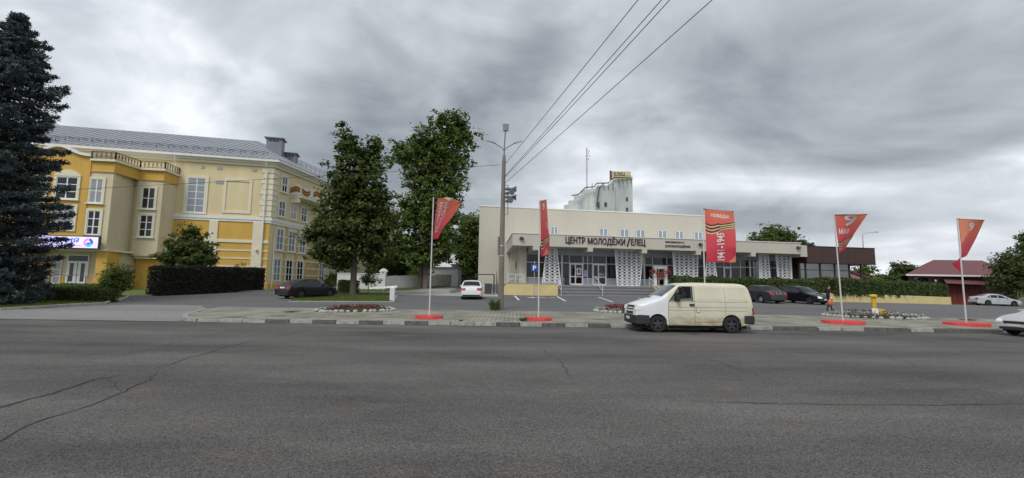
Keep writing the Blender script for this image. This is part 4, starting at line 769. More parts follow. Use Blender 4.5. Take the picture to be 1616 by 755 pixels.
# ------------------------------------------------------------------ flags on poles
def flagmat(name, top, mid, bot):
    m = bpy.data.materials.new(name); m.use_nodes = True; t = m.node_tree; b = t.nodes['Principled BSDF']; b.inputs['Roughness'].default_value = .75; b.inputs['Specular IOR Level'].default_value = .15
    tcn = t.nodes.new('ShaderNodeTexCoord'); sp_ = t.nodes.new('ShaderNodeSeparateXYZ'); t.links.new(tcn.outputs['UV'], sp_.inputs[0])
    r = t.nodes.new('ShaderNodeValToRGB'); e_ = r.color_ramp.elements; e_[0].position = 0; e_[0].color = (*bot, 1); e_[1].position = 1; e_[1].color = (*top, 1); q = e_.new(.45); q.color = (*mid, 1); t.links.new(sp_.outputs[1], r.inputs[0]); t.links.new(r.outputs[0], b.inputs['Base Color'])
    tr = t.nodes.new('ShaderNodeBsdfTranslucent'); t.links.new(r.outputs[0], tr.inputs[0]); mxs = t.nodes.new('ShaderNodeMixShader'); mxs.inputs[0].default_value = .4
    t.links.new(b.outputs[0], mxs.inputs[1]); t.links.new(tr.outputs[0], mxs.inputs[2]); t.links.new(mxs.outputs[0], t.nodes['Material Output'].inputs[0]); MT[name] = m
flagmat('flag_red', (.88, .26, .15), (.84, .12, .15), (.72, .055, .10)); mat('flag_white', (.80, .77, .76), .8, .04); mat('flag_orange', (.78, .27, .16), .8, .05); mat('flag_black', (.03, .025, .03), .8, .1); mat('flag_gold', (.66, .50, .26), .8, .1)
mat('pole_white', (.56, .56, .56), .5, .08); mat('base_red', (.50, .04, .04), .75, col2=(.66, .075, .065), scale=5, bump=.2); mat('base_red_side', (.50, .03, .035), .6, .1, 4); mat('flag_violet', (.16, .09, .30), .8, .05)
def lerpk(keys, t):
    for (t0, *a), (t1, *b) in zip(keys[:-1], keys[1:]):
        if t <= t1: f = (t-t0)/(t1-t0); f = f*f*(3-2*f)*.5+f*.5; return [x+(y-x)*f for x, y in zip(a, b)]
    return list(keys[-1][1:])
def flag(x, y, ztop, lean, left, right, label, prints, baser=.65, W_=1.5, rip=.05, sgnd=1, bulge=0.0, hide_base=False):
    z0 = T(x, y)+.012; o = empty('flag_pole', (x, y, z0), label, 'flag', 'red victory flags along the pavement')
    mb = MB(); n = 8; pts = [(baser*math.cos(2*PI*(k_+.5)/n)*1.05, baser*math.sin(2*PI*(k_+.5)/n)) for k_ in range(n)]
    mb.add([(x+a*1.04, y+b*1.04, z0-.02) for a, b in pts]+[(x+a, y+b, z0+.13) for a, b in pts], [tuple(range(n-1, -1, -1)), tuple(range(n, 2*n))]+[(i, (i+1) % n, n+(i+1) % n, n+i) for i in range(n)]); mb.build('base', 'base_red', o, bevel=.012)
    ln = lambda z: lean*(z-z0)/(ztop-z0)
    mb = MB(); mb.tube([(x, y, z0+.1), (x+ln(ztop), y, ztop+.03)], [.036, .028], 8); mb.build('pole', 'pole_white', o, autos=True)
    def Sf(s, t, off=0.0):
        lx, lz = lerpk(left, t); rx, rz = lerpk(right, t); dx = rx-lx; dep = math.sqrt(max(0, W_**2-dx**2))*sgnd
        px_ = lx+dx*s; pz = lz+(rz-lz)*s+bulge*math.sin(PI*s)*(1-t)**2; py = dep*s*(.55+.45*s)+rip*math.sin(7*s+5*t)*min(1, 3*s)
        wd_ = x/y; p = Vector((x+ln(ztop+pz)+px_+py*wd_, y+py, ztop+pz+py*(ztop-2.9)/y))
        return p
    def Sn(s, t, off):
        a = Sf(s, t); e_ = .01; u_ = Sf(min(1, s+e_), t)-Sf(max(0, s-e_), t); v_ = Sf(s, min(1, t+e_))-Sf(s, max(0, t-e_)); nn_ = u_.cross(v_)
        nn_ = nn_.normalized() if nn_.length > 1e-9 else Vector((0, -1, 0))
        if nn_.dot(a-Vector((0, 0, 1.63))) > 0: nn_ = -nn_
        return tuple(a+nn_*off)
    mb = MB(); mb.grid(lambda s, t: tuple(Sf(s, t)), 18, 26); f = mb.build('flag', 'flag_red', o, smooth=True)
    uv = f.data.uv_layers.new(name='uv'); nv = 19
    for l in f.data.loops: j, i = divmod(l.vertex_index, nv); uv.data[l.index].uv = (i/18, 1-j/26)
    mb = MB(); mb.bar((x+ln(ztop), y, ztop-.01), tuple(Sf(1, 0)), .03); mb.bar((x+ln(ztop), y, ztop-.01), tuple(Sf(.05, 0)), .03); mb.build('top_bar', 'iron', f)
    for p in prints:
        kind = p[0]; mb = MB()
        if kind == 'text':
            _, txt, s0, t0, sw, th, m_ = p; vs, fs, w_, h_ = text_geo(txt, 1.0, .02, fine=True); mb.add([Sn(s0+vx/w_*sw, t0+th-vy/h_*th, .012) for vx, vy in vs], fs); mb.build('print', m_, f)
        elif kind == 'vtext':   # reads upwards
            _, txt, s0, t0, sw, th, m_ = p; vs, fs, w_, h_ = text_geo(txt, 1.0, .02, fine=True); mb.add([Sn(s0+sw-vy/h_*sw, t0+th-vx/w_*th, .012) for vx, vy in vs], fs); mb.build('print', m_, f)
        elif kind == 'band':
            _, fn, w_, m_, off = p; mb.grid(lambda a, b: Sn(a, fn(a)+b*w_, off), 18, 1); mb.build('print', m_, f)
        elif kind == 'tri':
            _, (a, b, c), m_ = p; mb.grid(lambda i, j: Sn(*[(a[q]*(1-i)+b[q]*i)*(1-j)+c[q]*j for q in (0, 1)], .008), 6, 8); mb.build('print', m_, f)
    return o
def ribbons(t0, amp=.03, slope=-.06, w=.018, kink=.45):
    out = []
    for k_, m_ in enumerate(('flag_black', 'flag_gold', 'flag_black', 'flag_gold', 'flag_black', 'flag_gold')):
        out.append(('band', lambda s, k=k_: t0+k*w*(1.5 if s < kink else .9)+(amp*math.sin(s*9) if s < kink else slope*(s-kink)), w*1.05, m_, .009+.001*(k_ % 2)))
    return out
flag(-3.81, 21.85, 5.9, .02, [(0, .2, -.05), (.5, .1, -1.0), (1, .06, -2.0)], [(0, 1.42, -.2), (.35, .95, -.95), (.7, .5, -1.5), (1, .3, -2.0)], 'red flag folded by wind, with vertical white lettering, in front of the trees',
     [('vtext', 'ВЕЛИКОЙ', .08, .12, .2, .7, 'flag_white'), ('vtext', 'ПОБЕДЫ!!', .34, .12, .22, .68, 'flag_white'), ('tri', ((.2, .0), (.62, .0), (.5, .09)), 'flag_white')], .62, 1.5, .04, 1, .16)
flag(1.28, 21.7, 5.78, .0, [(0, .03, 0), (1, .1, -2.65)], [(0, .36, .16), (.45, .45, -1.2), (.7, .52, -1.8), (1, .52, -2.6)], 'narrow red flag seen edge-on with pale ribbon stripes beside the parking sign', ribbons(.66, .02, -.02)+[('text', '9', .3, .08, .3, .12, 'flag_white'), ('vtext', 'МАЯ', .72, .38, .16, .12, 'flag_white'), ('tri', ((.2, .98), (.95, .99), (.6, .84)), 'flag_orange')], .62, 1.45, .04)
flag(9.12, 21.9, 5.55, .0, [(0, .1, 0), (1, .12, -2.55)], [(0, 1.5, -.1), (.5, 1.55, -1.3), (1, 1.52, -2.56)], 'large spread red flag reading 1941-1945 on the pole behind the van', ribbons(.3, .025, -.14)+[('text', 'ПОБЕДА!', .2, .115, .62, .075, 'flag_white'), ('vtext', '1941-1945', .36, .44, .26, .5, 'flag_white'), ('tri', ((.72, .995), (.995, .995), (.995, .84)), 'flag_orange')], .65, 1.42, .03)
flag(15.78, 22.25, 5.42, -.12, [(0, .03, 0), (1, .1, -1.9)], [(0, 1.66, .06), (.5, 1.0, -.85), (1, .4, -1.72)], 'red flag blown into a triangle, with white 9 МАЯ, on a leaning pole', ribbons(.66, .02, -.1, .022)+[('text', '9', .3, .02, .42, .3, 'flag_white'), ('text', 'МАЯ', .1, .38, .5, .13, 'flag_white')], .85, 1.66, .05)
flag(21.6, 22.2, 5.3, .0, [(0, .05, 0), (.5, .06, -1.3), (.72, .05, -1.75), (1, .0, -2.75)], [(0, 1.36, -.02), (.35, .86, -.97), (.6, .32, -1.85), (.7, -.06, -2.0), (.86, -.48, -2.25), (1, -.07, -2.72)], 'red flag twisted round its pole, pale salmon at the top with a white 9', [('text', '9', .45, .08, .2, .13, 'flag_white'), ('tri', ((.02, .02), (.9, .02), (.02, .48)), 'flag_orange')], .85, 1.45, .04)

# ------------------------------------------------------------------ flower beds with painted stones
mat('stone_white', (.42, .42, .41), .9, .4, 5, .3, 12); mat('soil', (.055, .04, .028), .95, .3, 4, .5, 20)
leafmat('flower_red', (.16, .02, .025), (.32, .06, .055)); leafmat('flower_silver', (.30, .34, .32), (.55, .58, .56)); leafmat('bed_green', (.045, .08, .02), (.11, .15, .04)); leafmat('flower_brown', (.12, .03, .02), (.24, .07, .03))
def stone_mesh(seed):
    r_ = random.Random(seed); bm = bmesh.new(); bmesh.ops.create_icosphere(bm, subdivisions=1, radius=1)
    for v_ in bm.verts: v_.co *= r_.uniform(.8, 1.12)
    me = bpy.data.meshes.new('stone'); bm.to_mesh(me); bm.free(); me.materials.append(MT['stone_white']); return me
STN = [stone_mesh(k_) for k_ in range(5)]
def bed(cx_, cy_, rx, ry, ang, label, mix, nst, seed):
    r_ = random.Random(seed); z = T(cx_, cy_)+.01; o = empty('flower_bed', (cx_, cy_, z), label, 'flower bed', 'flower beds on the pavement'); ca, sa = math.cos(ang), math.sin(ang)
    def P(a, k_): px_ = rx*k_*math.copysign(abs(math.cos(a))**.8, math.cos(a)); py = ry*k_*math.copysign(abs(math.sin(a))**.8, math.sin(a)); return cx_+px_*ca-py*sa, cy_+px_*sa+py*ca
    mb = MB(); n = 24; rings = [(1.06, -.03), (.98, .06), (.5, .16)]; vs = []
    for k_, h in rings:
        for j in range(n): q = P(2*PI*j/n, k_); vs.append((q[0], q[1], T(*q)+h))
    vs.append((cx_, cy_, z+.2)); mb.add(vs, [(i*n+j, i*n+(j+1) % n, (i+1)*n+(j+1) % n, (i+1)*n+j) for i in range(2) for j in range(n)]+[(2*n+j, 2*n+(j+1) % n, 3*n) for j in range(n)]); mb.build('soil', 'soil', o, smooth=True)
    for k_ in range(nst):
        a = 2*PI*(k_+r_.uniform(-.2, .2))/nst; q = P(a, r_.uniform(.97, 1.05)); s_ = bpy.data.objects.new('stone', r_.choice(STN)); COL.objects.link(s_); s_.parent = o
        s_.location = Vector((q[0], q[1], T(*q)+.06))-Vector((cx_, cy_, z)); k2 = r_.uniform(.09, .16); s_.scale = (k2*1.25, k2, k2*.8); s_.rotation_euler.z = r_.uniform(0, 6)
    for m_, k0, k1, h0, h1, cnt, nm in mix:
        a = rng.uniform(0, 2*PI, cnt); kk = np.sqrt(rng.uniform(k0*k0, k1*k1, cnt)); q = np.array([P(x_, y_) for x_, y_ in zip(a, kk)]); pts = np.column_stack([q, [T(*c_)+.06 for c_ in q]+rng.uniform(h0, h1, cnt)+.1*(1-kk)])
        leaves(nm, m_, pts, np.tile([0, -.2, 1.0], (cnt, 1)), rng.uniform(.06, .13, cnt), o, .7, .5, 'stuff')
    return o
bed(-8.4, 25.3, 1.95, .95, .35, 'flower bed of dark red plants edged with white stones left of the first flag', [('bed_green', 0, .95, .0, .1, 700, 'foliage'), ('flower_brown', .1, .75, .05, .22, 420, 'flowers'), ('flower_red', .3, .7, .1, .22, 45, 'flowers')], 44, 1)
bed(6.6, 27.0, 1.75, .95, -.1, 'flower bed of red blooms edged with stones partly behind the van', [('bed_green', 0, .95, .0, .1, 600, 'foliage'), ('flower_red', .0, .7, .1, .32, 650, 'flowers'), ('flower_silver', .7, 1.0, .02, .2, 350, 'foliage')], 40, 2)
bed(20.2, 26.0, 2.4, .8, -.22, 'flower bed of silvery plants around the yellow gas riser', [('bed_green', 0, 1.0, .0, .12, 1100, 'foliage'), ('flower_silver', .3, 1.0, .04, .24, 700, 'foliage'), ('flower_red', .2, .6, .1, .3, 130, 'flowers')], 48, 3)
# yellow gas riser with its notice
mat('gas_yellow', (.62, .40, .02), .55, .12, 5); mat('notice', (.74, .76, .76), .6, .05)
gx_, gy_ = 20.55, 26.35; gz = T(gx_, gy_)
gr_ = empty('gas_riser', (gx_, gy_, gz), 'yellow gas pipe riser with box standing in the silvery flower bed', 'gas riser')
mb = MB(); mb.tube([(gx_-.05, gy_, gz-.1), (gx_-.05, gy_, gz+1.12)], .11, 12); mb.build('pipe', 'gas_yellow', gr_, autos=True)
mb = MB(); mb.lathe([(.15, 0), (.19, .03), (.2, .1), (.15, .16), (.03, .19)], (gx_-.05, gy_, gz+1.1), 14); mb.build('cap', 'gas_yellow', gr_, autos=True)
mb = MB(); mb.hexa([(gx_+.02, gy_-.3, gz+.02), (gx_+.5, gy_-.3, gz+.02), (gx_+.5, gy_+.1, gz+.02), (gx_+.02, gy_+.1, gz+.02), (gx_+.02, gy_-.24, gz+.5), (gx_+.42, gy_-.2, gz+.44), (gx_+.42, gy_+.1, gz+.44), (gx_+.02, gy_+.1, gz+.5)]); mb.build('valve_box', 'gas_yellow', gr_, bevel=.03)
mb = MB(); mb.hexa([(gx_-.45, gy_-.4, gz+.16), (gx_-.1, gy_-.4, gz+.14), (gx_-.1, gy_-.38, gz+.14), (gx_-.45, gy_-.38, gz+.16), (gx_-.47, gy_-.36, gz+.52), (gx_-.12, gy_-.36, gz+.5), (gx_-.12, gy_-.34, gz+.5), (gx_-.47, gy_-.34, gz+.52)]); nb = mb.build('notice_board', 'notice'); tag(nb, 'small white notice sheet on a stick by the yellow gas riser', 'notice')
mb = MB(); mb.bar((gx_-.28, gy_-.37, gz-.05), (gx_-.28, gy_-.35, gz+.3), .03); mb.build('stick', 'steel', nb)
# parking barrier on the lawn edge
bx_, by_ = -8.45, 33.2; bz = T(bx_, by_)
br_ = empty('barrier_gate', (bx_, by_, bz), 'grey barrier cabinet with a short white boom at the lawn edge', 'barrier')
mb = MB(); mb.box(bx_-.17, bx_+.17, by_-.16, by_+.16, bz-.05, bz+.98); mb.build('cabinet', 'alu', br_, bevel=.02)
mb = MB(); mb.hexa([(bx_-1.65, by_-.05, bz+.86), (bx_+.3, by_-.05, bz+1.0), (bx_+.3, by_+.05, bz+1.0), (bx_-1.65, by_+.05, bz+.86), (bx_-1.65, by_-.05, bz+.98), (bx_+.3, by_-.05, bz+1.14), (bx_+.3, by_+.05, bz+1.14), (bx_-1.65, by_+.05, bz+.98)]); mb.build('boom', 'white_paint', br_)
# white wall, garage and blue fence behind the trees
mat('wall_white', (.66, .665, .66), .85, .12, .8, .1, 20); mat('blue_sheet', (.06, .17, .32), .6, .15, 1.5); mat('old_brick', (.30, .26, .24), .9, .25, 2); mat('roof_red', (.155, .055, .06), .6, .12, 2); mat('gate_red', (.16, .028, .022), .6, .12, 2); mat('pink_sheet', (.42, .24, .25), .7, .1); mat('brown_wall', (.11, .06, .04), .8, .25, 3)
ww = empty('white_wall', (-13.5, 56, T(-13.5, 56)), 'whitewashed masonry wall with a capped pier behind the big trees', 'wall')
for a, b, h in (((-19.0, 50.6), (-14.6, 52.0), 1.75), ((-14.1, 52.2), (-10.2, 62.5), 1.45)):
    a = Vector(a); b = Vector(b); n_ = Vector((-(b-a).y, (b-a).x)).normalized()*.25; mb = MB()
    mb.hexa([(p.x, p.y, T(p.x, p.y)-.3) for p in (a, b, b+n_, a+n_)]+[(p.x, p.y, T(p.x, p.y)+h) for p in (a, b, b+n_, a+n_)]); mb.build('panel', 'wall_white', ww)
    mb = MB(); mb.hexa([(p.x, p.y, T(p.x, p.y)+h) for p in (a-n_*.2, b-n_*.2, b+n_*1.2, a+n_*1.2)]+[(p.x, p.y, T(p.x, p.y)+h+.08) for p in (a-n_*.2, b-n_*.2, b+n_*1.2, a+n_*1.2)]); mb.build('coping', 'wall_white', ww)
mb = MB(); mb.box(-14.65, -14.05, 51.7, 52.3, .8, 3.25); mb.build('pier', 'wall_white', ww); mb = MB(); mb.lathe([(.48, 0), (.48, .12), (.3, .3), (.02, .42)], (-14.35, 52, 3.25), 4); mb.build('pier_cap', 'wall_white', ww)
gg = empty('garage', (-8.5, 66, T(-8.5, 66)), 'small weathered white brick garage under the trees', 'garage')
mb = MB(); mb.box(-11.0, -7.4, 64, 69, 1.2, 4.3); mb.build('wall', 'wall_white', gg); mb = MB(); mb.box(-11.2, -7.2, 63.8, 69.2, 4.3, 4.45); mb.build('roof', 'concrete', gg); mb = MB(); mb.box(-10.6, -8.3, 63.93, 64.0, 1.3, 3.4); mb.build('door', 'old_brick', gg)
bf = empty('blue_shed', (-5.5, 74, T(-5.5, 74)), 'blue corrugated metal shed beyond the garage', 'shed')
for k_ in range(9): mb = MB(); mb.box(-9.6+k_*.8, -9.6+k_*.8+.76, 74+.04*(k_ % 2), 74.1+.04*(k_ % 2), .8, 5.4); mb.build('sheet', 'blue_sheet', bf)
mb = MB(); mb.box(-9.6, -2.4, 74.2, 78, .8, 5.2); mb.build('body', 'blue_sheet', bf)
tp = empty('pipe_frame', (-1.9, 46, T(-1.9, 46)), 'dark metal pipe frame standing by the side of the youth centre', 'frame')
mb = MB(); zf = T(-2, 46); mb.tube([(-3.6, 46.5, zf-.1), (-3.6, 46.5, zf+2.0), (-1.75, 46.2, zf+2.0), (-1.75, 46.2, zf-.1)], .055, 8); mb.tube([(-3.6, 47.6, zf-.1), (-3.6, 47.6, zf+2.0), (-1.75, 47.3, zf+2.0), (-1.75, 47.3, zf-.1)], .05, 8); mb.bar((-1.75, 46.2, zf+2), (-1.75, 47.3, zf+2), .06); mb.build('frame', 'iron', tp)
mb = MB(); mb.box(-2.7, -2.0, 46.9, 47.5, zf-.02, zf+1.1); mb.build('meter_box', 'iron', tp, bevel=.02)
# red-roofed house and pink gable on the right
hs = empty('red_house', (66, 70, T(66, 70)), 'brown house with dark red hipped roof beyond the hedge end', 'house'); zh = T(66, 66)
def q3(px_, d): return px_*d/66
mb = MB(); mb.box(57.0, 72, 66.5, 78, zh-.3, 4.35); mb.build('wall', 'brown_wall', hs)
mb = MB(); mb.add([(56.2, 65.7, 4.35), (73, 65.7, 4.35), (73, 79, 4.35), (56.2, 79, 4.35), (61.5, 71.5, 6.95), (69, 71.5, 6.95)], [(0, 1, 5, 4), (1, 2, 5), (2, 3, 4, 5), (3, 0, 4), (3, 2, 1, 0)]); mb.build('roof', 'roof_red', hs)
mb = MB(); mb.box(56.15, 73.05, 65.55, 65.7, 4.2, 4.42); mb.build('gutter', 'white_trim', hs)
mb = MB(); mb.box(60.9, 68.2, 65.9, 66.3, zh-.3, 2.95); gt = mb.build('gate', 'gate_red', hs)
for k_ in range(9): mb = MB(); mb.box(60.95+k_*.8, 61.69+k_*.8, 65.86, 65.9, zh-.2, 2.9); mb.build('board', 'gate_red', gt)
mb = MB(); mb.hexa([(61.5, 64.6, 3.15), (69, 64.6, 2.95), (69, 66.4, 3.6), (61.5, 66.4, 3.9), (61.5, 64.6, 3.23), (69, 64.6, 3.03), (69, 66.4, 3.68), (61.5, 66.4, 3.98)]); mb.build('porch_roof', 'roof_red', hs)
for x_ in (57.4, 58.5): mb = MB(); mb.box(x_, x_+.9, 66.43, 66.5, 3.2, 4.0); w_ = mb.build('window', 'pane_dark', hs); mb = MB(); mb.box(x_-.1, x_+1.0, 66.4, 66.46, 4.0, 4.12); mb.build('lintel', 'roof_red', w_)
mb = MB(); mb.lathe([(.02, 0), (.16, .05), (.2, .18), (.16, .32), (.02, .38)], (60.4, 66.2, 3.4), 10); mb.bar((60.4, 66.2, 3.6), (60.4, 66.55, 3.6), .05); mb.build('porch_lamp', 'white_paint', hs, autos=True)
for ch in [c_ for c_ in bpy.data.objects if c_.parent and (c_.parent is hs or c_.parent.parent is hs)]:
    for q in ch.data.vertices: q.co.x += (q.co.y+ORG[ch.name].y-66)*.7
pk = empty('pink_shed', (54, 76, T(54, 76)), 'low pink shed with slanting dark red roof behind the brown pavilion', 'shed')
mb = MB(); mb.add([(47, 75, -.5), (60, 75, -.5), (60, 80, -.5), (47, 80, -.5), (47, 75, 5.3), (54.2, 75, 5.3), (60, 75, 3.2), (47, 80, 5.3), (54.2, 80, 5.3), (60, 80, 3.2)], [(0, 1, 6, 5, 4), (3, 7, 8, 9, 2), (0, 4, 7, 3), (1, 2, 9, 6), (4, 5, 8, 7), (5, 6, 9, 8)]); mb.build('wall', 'pink_sheet', pk)
mb = MB(); mb.hexa([(54.1, 74.7, 5.3), (60.6, 74.7, 2.95), (60.6, 80.3, 2.95), (54.1, 80.3, 5.3), (54.1, 74.7, 5.55), (60.6, 74.7, 3.2), (60.6, 80.3, 3.2), (54.1, 80.3, 5.55)]); mb.build('roof', 'roof_red', pk)
for x_, y_, h, l in ((68.7, 90, 13.2, 'slender grey street light with long arm seen above the brown pavilion'), (71, 108, 12.6, 'smaller grey street light further off behind the brown pavilion')):
    o = empty('street_light', (x_, y_, T(x_, y_)-.3), l, 'street light'); mb = MB(); mb.tube([(x_, y_, -.4), (x_, y_, h*.72), (x_, y_, h), (x_+.3, y_, h+.15)], [.13, .11, .06, .05], 8); mb.build('pole', 'steel', o); mb = MB(); mb.tube([(x_+.3, y_, h+.15), (x_+(2.6 if y_ < 100 else -2.4), y_, h+.4)], .05, 6); mb.build('arm', 'steel', o); mb = MB(); e0 = x_+(2.6 if y_ < 100 else -2.4); mb.box(e0-.1, e0+.5, y_-.1, y_+.1, h+.36, h+.48); mb.build('lamp_head', 'lamp_grey', o)
# ------------------------------------------------------------------ vehicles
mat('tyre', (.016, .016, .017), .85, .2, 10); mat('rim_dark', (.05, .05, .052), .45, .2); mat('rim_alloy', (.45, .46, .47), .35, .08, metal=.5); mat('black_plastic', (.028, .028, .030), .65, .2); mat('under', (.012, .012, .012), .9, .1)
glassmat('car_glass', (.008, .010, .011), .03, .0, .5); glassmat('screen_glass', (.095, .115, .115), .04, .25, 1.0); glassmat('van_glass', (.010, .012, .012), .02, .62, .6); mat('lamp_glass', (.80, .82, .83), .12, .15, 12); mat('tail_red', (.34, .02, .02), .25, .15); mat('indicator', (.55, .56, .52), .2, .1); mat('plate_white', (.68, .69, .69), .5, .04)  # screen_glass: windscreen's sky reflection and cabin brightness put into its paler tint
mat('seam', (.02, .02, .02), .8, .1)
def paint(name, col, rough=.22, var=.05, coat=.35): return mat(name, col, rough, var, 2.0, coat=coat, spec=.3)
def interp(keys, x):
    if x <= keys[0][0]: return keys[0][1]
    for (a, b), (c, d) in zip(keys[:-1], keys[1:]):
        if x <= c: f = (x-a)/(c-a); return b+(d-b)*f
    return keys[-1][1]
def smooth_keys(keys, x, h=.05): return (interp(keys, x-h)+2*interp(keys, x)+interp(keys, x+h))/4
class Car:
    """body lofted along its length: side outline with wheel arches, tumblehome, rounded plan and roof"""
    def __init__(s, L, Wd, top, belt, wf, wr, rw, zl=.22, tum=.22, rc=.11, nose=.16, tail=.12, hfac=.05):
        s.L = L; s.W = Wd; s.top = top; s.belt = belt; s.wf = wf; s.wr = wr; s.rw = rw; s.zl0 = zl; s.tum = tum; s.rc = rc; s.nose = nose; s.tail = tail
    def zt(s, x): return smooth_keys(s.top, x)
    def zlow(s, x):
        z = s.zl0+.06*max(0, 1-x/.5)+.06*max(0, 1-(s.L-x)/.5); ra = s.rw+.055
        for w in (s.wf, s.wr):
            d = abs(x-w)
            if d < ra: z = max(z, s.rw+math.sqrt(ra*ra-d*d))
        return z
    def hw(s, x, z):
        p = 1-s.nose*max(0, 1-x/.9)**2.6-s.tail*max(0, 1-(s.L-x)/.7)**2.6; w = s.W/2*p; zb = interp(s.belt, x)
        if z > zb: w -= s.tum*(z-zb)+.25*s.tum*(z-zb)**2
        else: w -= .05*((zb-z)/zb)**2
        return w-.012*math.exp(-((z-zb)/.05)**2)*0
    def sec(s, x):
        zl, zt = s.zlow(x), s.zt(x); rc = min(s.rc, (zt-zl)*.45); pts = [(0, zl), (s.hw(x, zl)*.96, zl)]
        for k_ in range(11): z = zl+.02+(zt-rc-zl-.02)*k_/10; pts.append((s.hw(x, z), z))
        we = s.hw(x, zt-rc)
        for a in (22, 45, 68, 90): pts.append((we-rc*(1-math.cos(R(a))), zt-rc+rc*math.sin(R(a))))
        wr_ = we-rc; pts += [(wr_*.66, zt+.018), (wr_*.33, zt+.03), (0, zt+.034)]; return pts
    def local(s, x, y, z): return (s.L/2-x, y, z)
    def shell(s, x0, x1, name, m, par, n=None, hole=None, step=.07):
        xs = sorted(set([round(v_, 4) for v_ in list(np.linspace(x0, x1, int((x1-x0)/step)+2))+[w+d for w in (s.wf, s.wr) for d in np.linspace(-s.rw-.055, s.rw+.055, 17) if x0 < w+d < x1]+[e_ for e_ in (.02, .05, .1, s.L-.02, s.L-.05, s.L-.1) if x0 < e_ < x1]]))
        S_ = [s.sec(x) for x in xs]; k_ = len(S_[0]); mb = MB(); 
        for sg in (1, -1):
            vs = [s.local(x, sg*y, z) for x, sc in zip(xs, S_) for y, z in sc]; mb.add(vs, [(i*k_+j, i*k_+j+1, (i+1)*k_+j+1, (i+1)*k_+j) for i in range(len(xs)-1) for j in range(k_-1)])
            for i in ((0,) if x0 < .01 else ())+((len(xs)-1,) if x1 > s.L-.01 else ()): 
                b = len(mb.v)-len(vs); mb.f.append(tuple(b+i*k_+j for j in range(k_)))
        bmv = mb.build(name, m, par); me = bmv.data; bm = bmesh.new(); bm.from_mesh(me); bmesh.ops.remove_doubles(bm, verts=bm.verts, dist=.0008); bmesh.ops.recalc_face_normals(bm, faces=bm.faces); bm.to_mesh(me); bm.free()
        if hole:
            bm = bmesh.new(); bm.from_mesh(me); bmesh.ops.delete(bm, geom=[f for f in bm.faces if hole(s.L/2-f.calc_center_median().x, abs(f.calc_center_median().y), f.calc_center_median().z)], context='FACES'); bm.to_mesh(me); bm.free()
        me.polygons.foreach_set('use_smooth', [True]*len(me.polygons)); me.set_sharp_from_angle(angle=R(42)); return bmv
    def side(s, q, name, m, par, off=.006, sides=(1, -1), nu=10, nv=5):
        """patch on the flank: q = four (x, z) corners"""
        obs = []
        for sg in sides:
            mb = MB()
            def fn(a, b):
                x = (q[0][0]*(1-a)+q[1][0]*a)*(1-b)+(q[3][0]*(1-a)+q[2][0]*a)*b; z = (q[0][1]*(1-a)+q[1][1]*a)*(1-b)+(q[3][1]*(1-a)+q[2][1]*a)*b
                return s.local(x, sg*(s.hw(x, z)+off), z)
            mb.grid(fn, nu, nv); obs.append(mb.build(name, m, par, smooth=True))
        return obs
    def over(s, x0, x1, f0, f1, name, m, par, off=.014, y0=-1, y1=1):
        """patch on the sloping top between two stations; f = share of the width at each end"""
        mb = MB()
        def fn(a, b):
            x = x0+(x1-x0)*b; zt = s.zt(x); w = (s.hw(x, zt-s.rc)-s.rc*.6)*(f0+(f1-f0)*b); y = w*(y0+(y1-y0)*a); dz = s.zt(x+.03)-s.zt(x-.03); nl = math.hypot(.06, dz); nx, nz = -dz/nl, .06/nl
            fr_ = abs(y)/max(.01, s.hw(x, zt-s.rc)-s.rc); cr = .034*(1-min(1, fr_)**2)
            return s.local(x+nx*off, y, zt+cr+nz*off)
        mb.grid(fn, 12, 8); return mb.build(name, m, par, smooth=True)
    def endx(s, y, z, front):
        """first station from that end where the body covers (y, z)"""
        for k_ in range(400):
            d = k_*.0025; x = d if front else s.L-d; zt = s.zt(x); rc = min(s.rc, (zt-s.zlow(x))*.45); we = s.hw(x, min(z, zt-rc))
            lim = we if z < zt-rc else we-rc+math.sqrt(max(0, rc*rc-(z-zt+rc)**2))
            if z <= zt and abs(y) <= lim: return x
        return .99 if front else s.L-.99
    def end(s, x, y0, y1, z0, z1, name, m, par, out=.012, front=True):
        """patch lying on the nose or tail of the body"""
        mb = MB()
        def fn(a, b): y = y0+(y1-y0)*a; z = z0+(z1-z0)*b; e_ = s.endx(y, z, front); return s.local(e_-.012 if front else e_+.012, y*1.008, z+.002)
        mb.grid(fn, 14, 5); return mb.build(name, m, par, smooth=True)
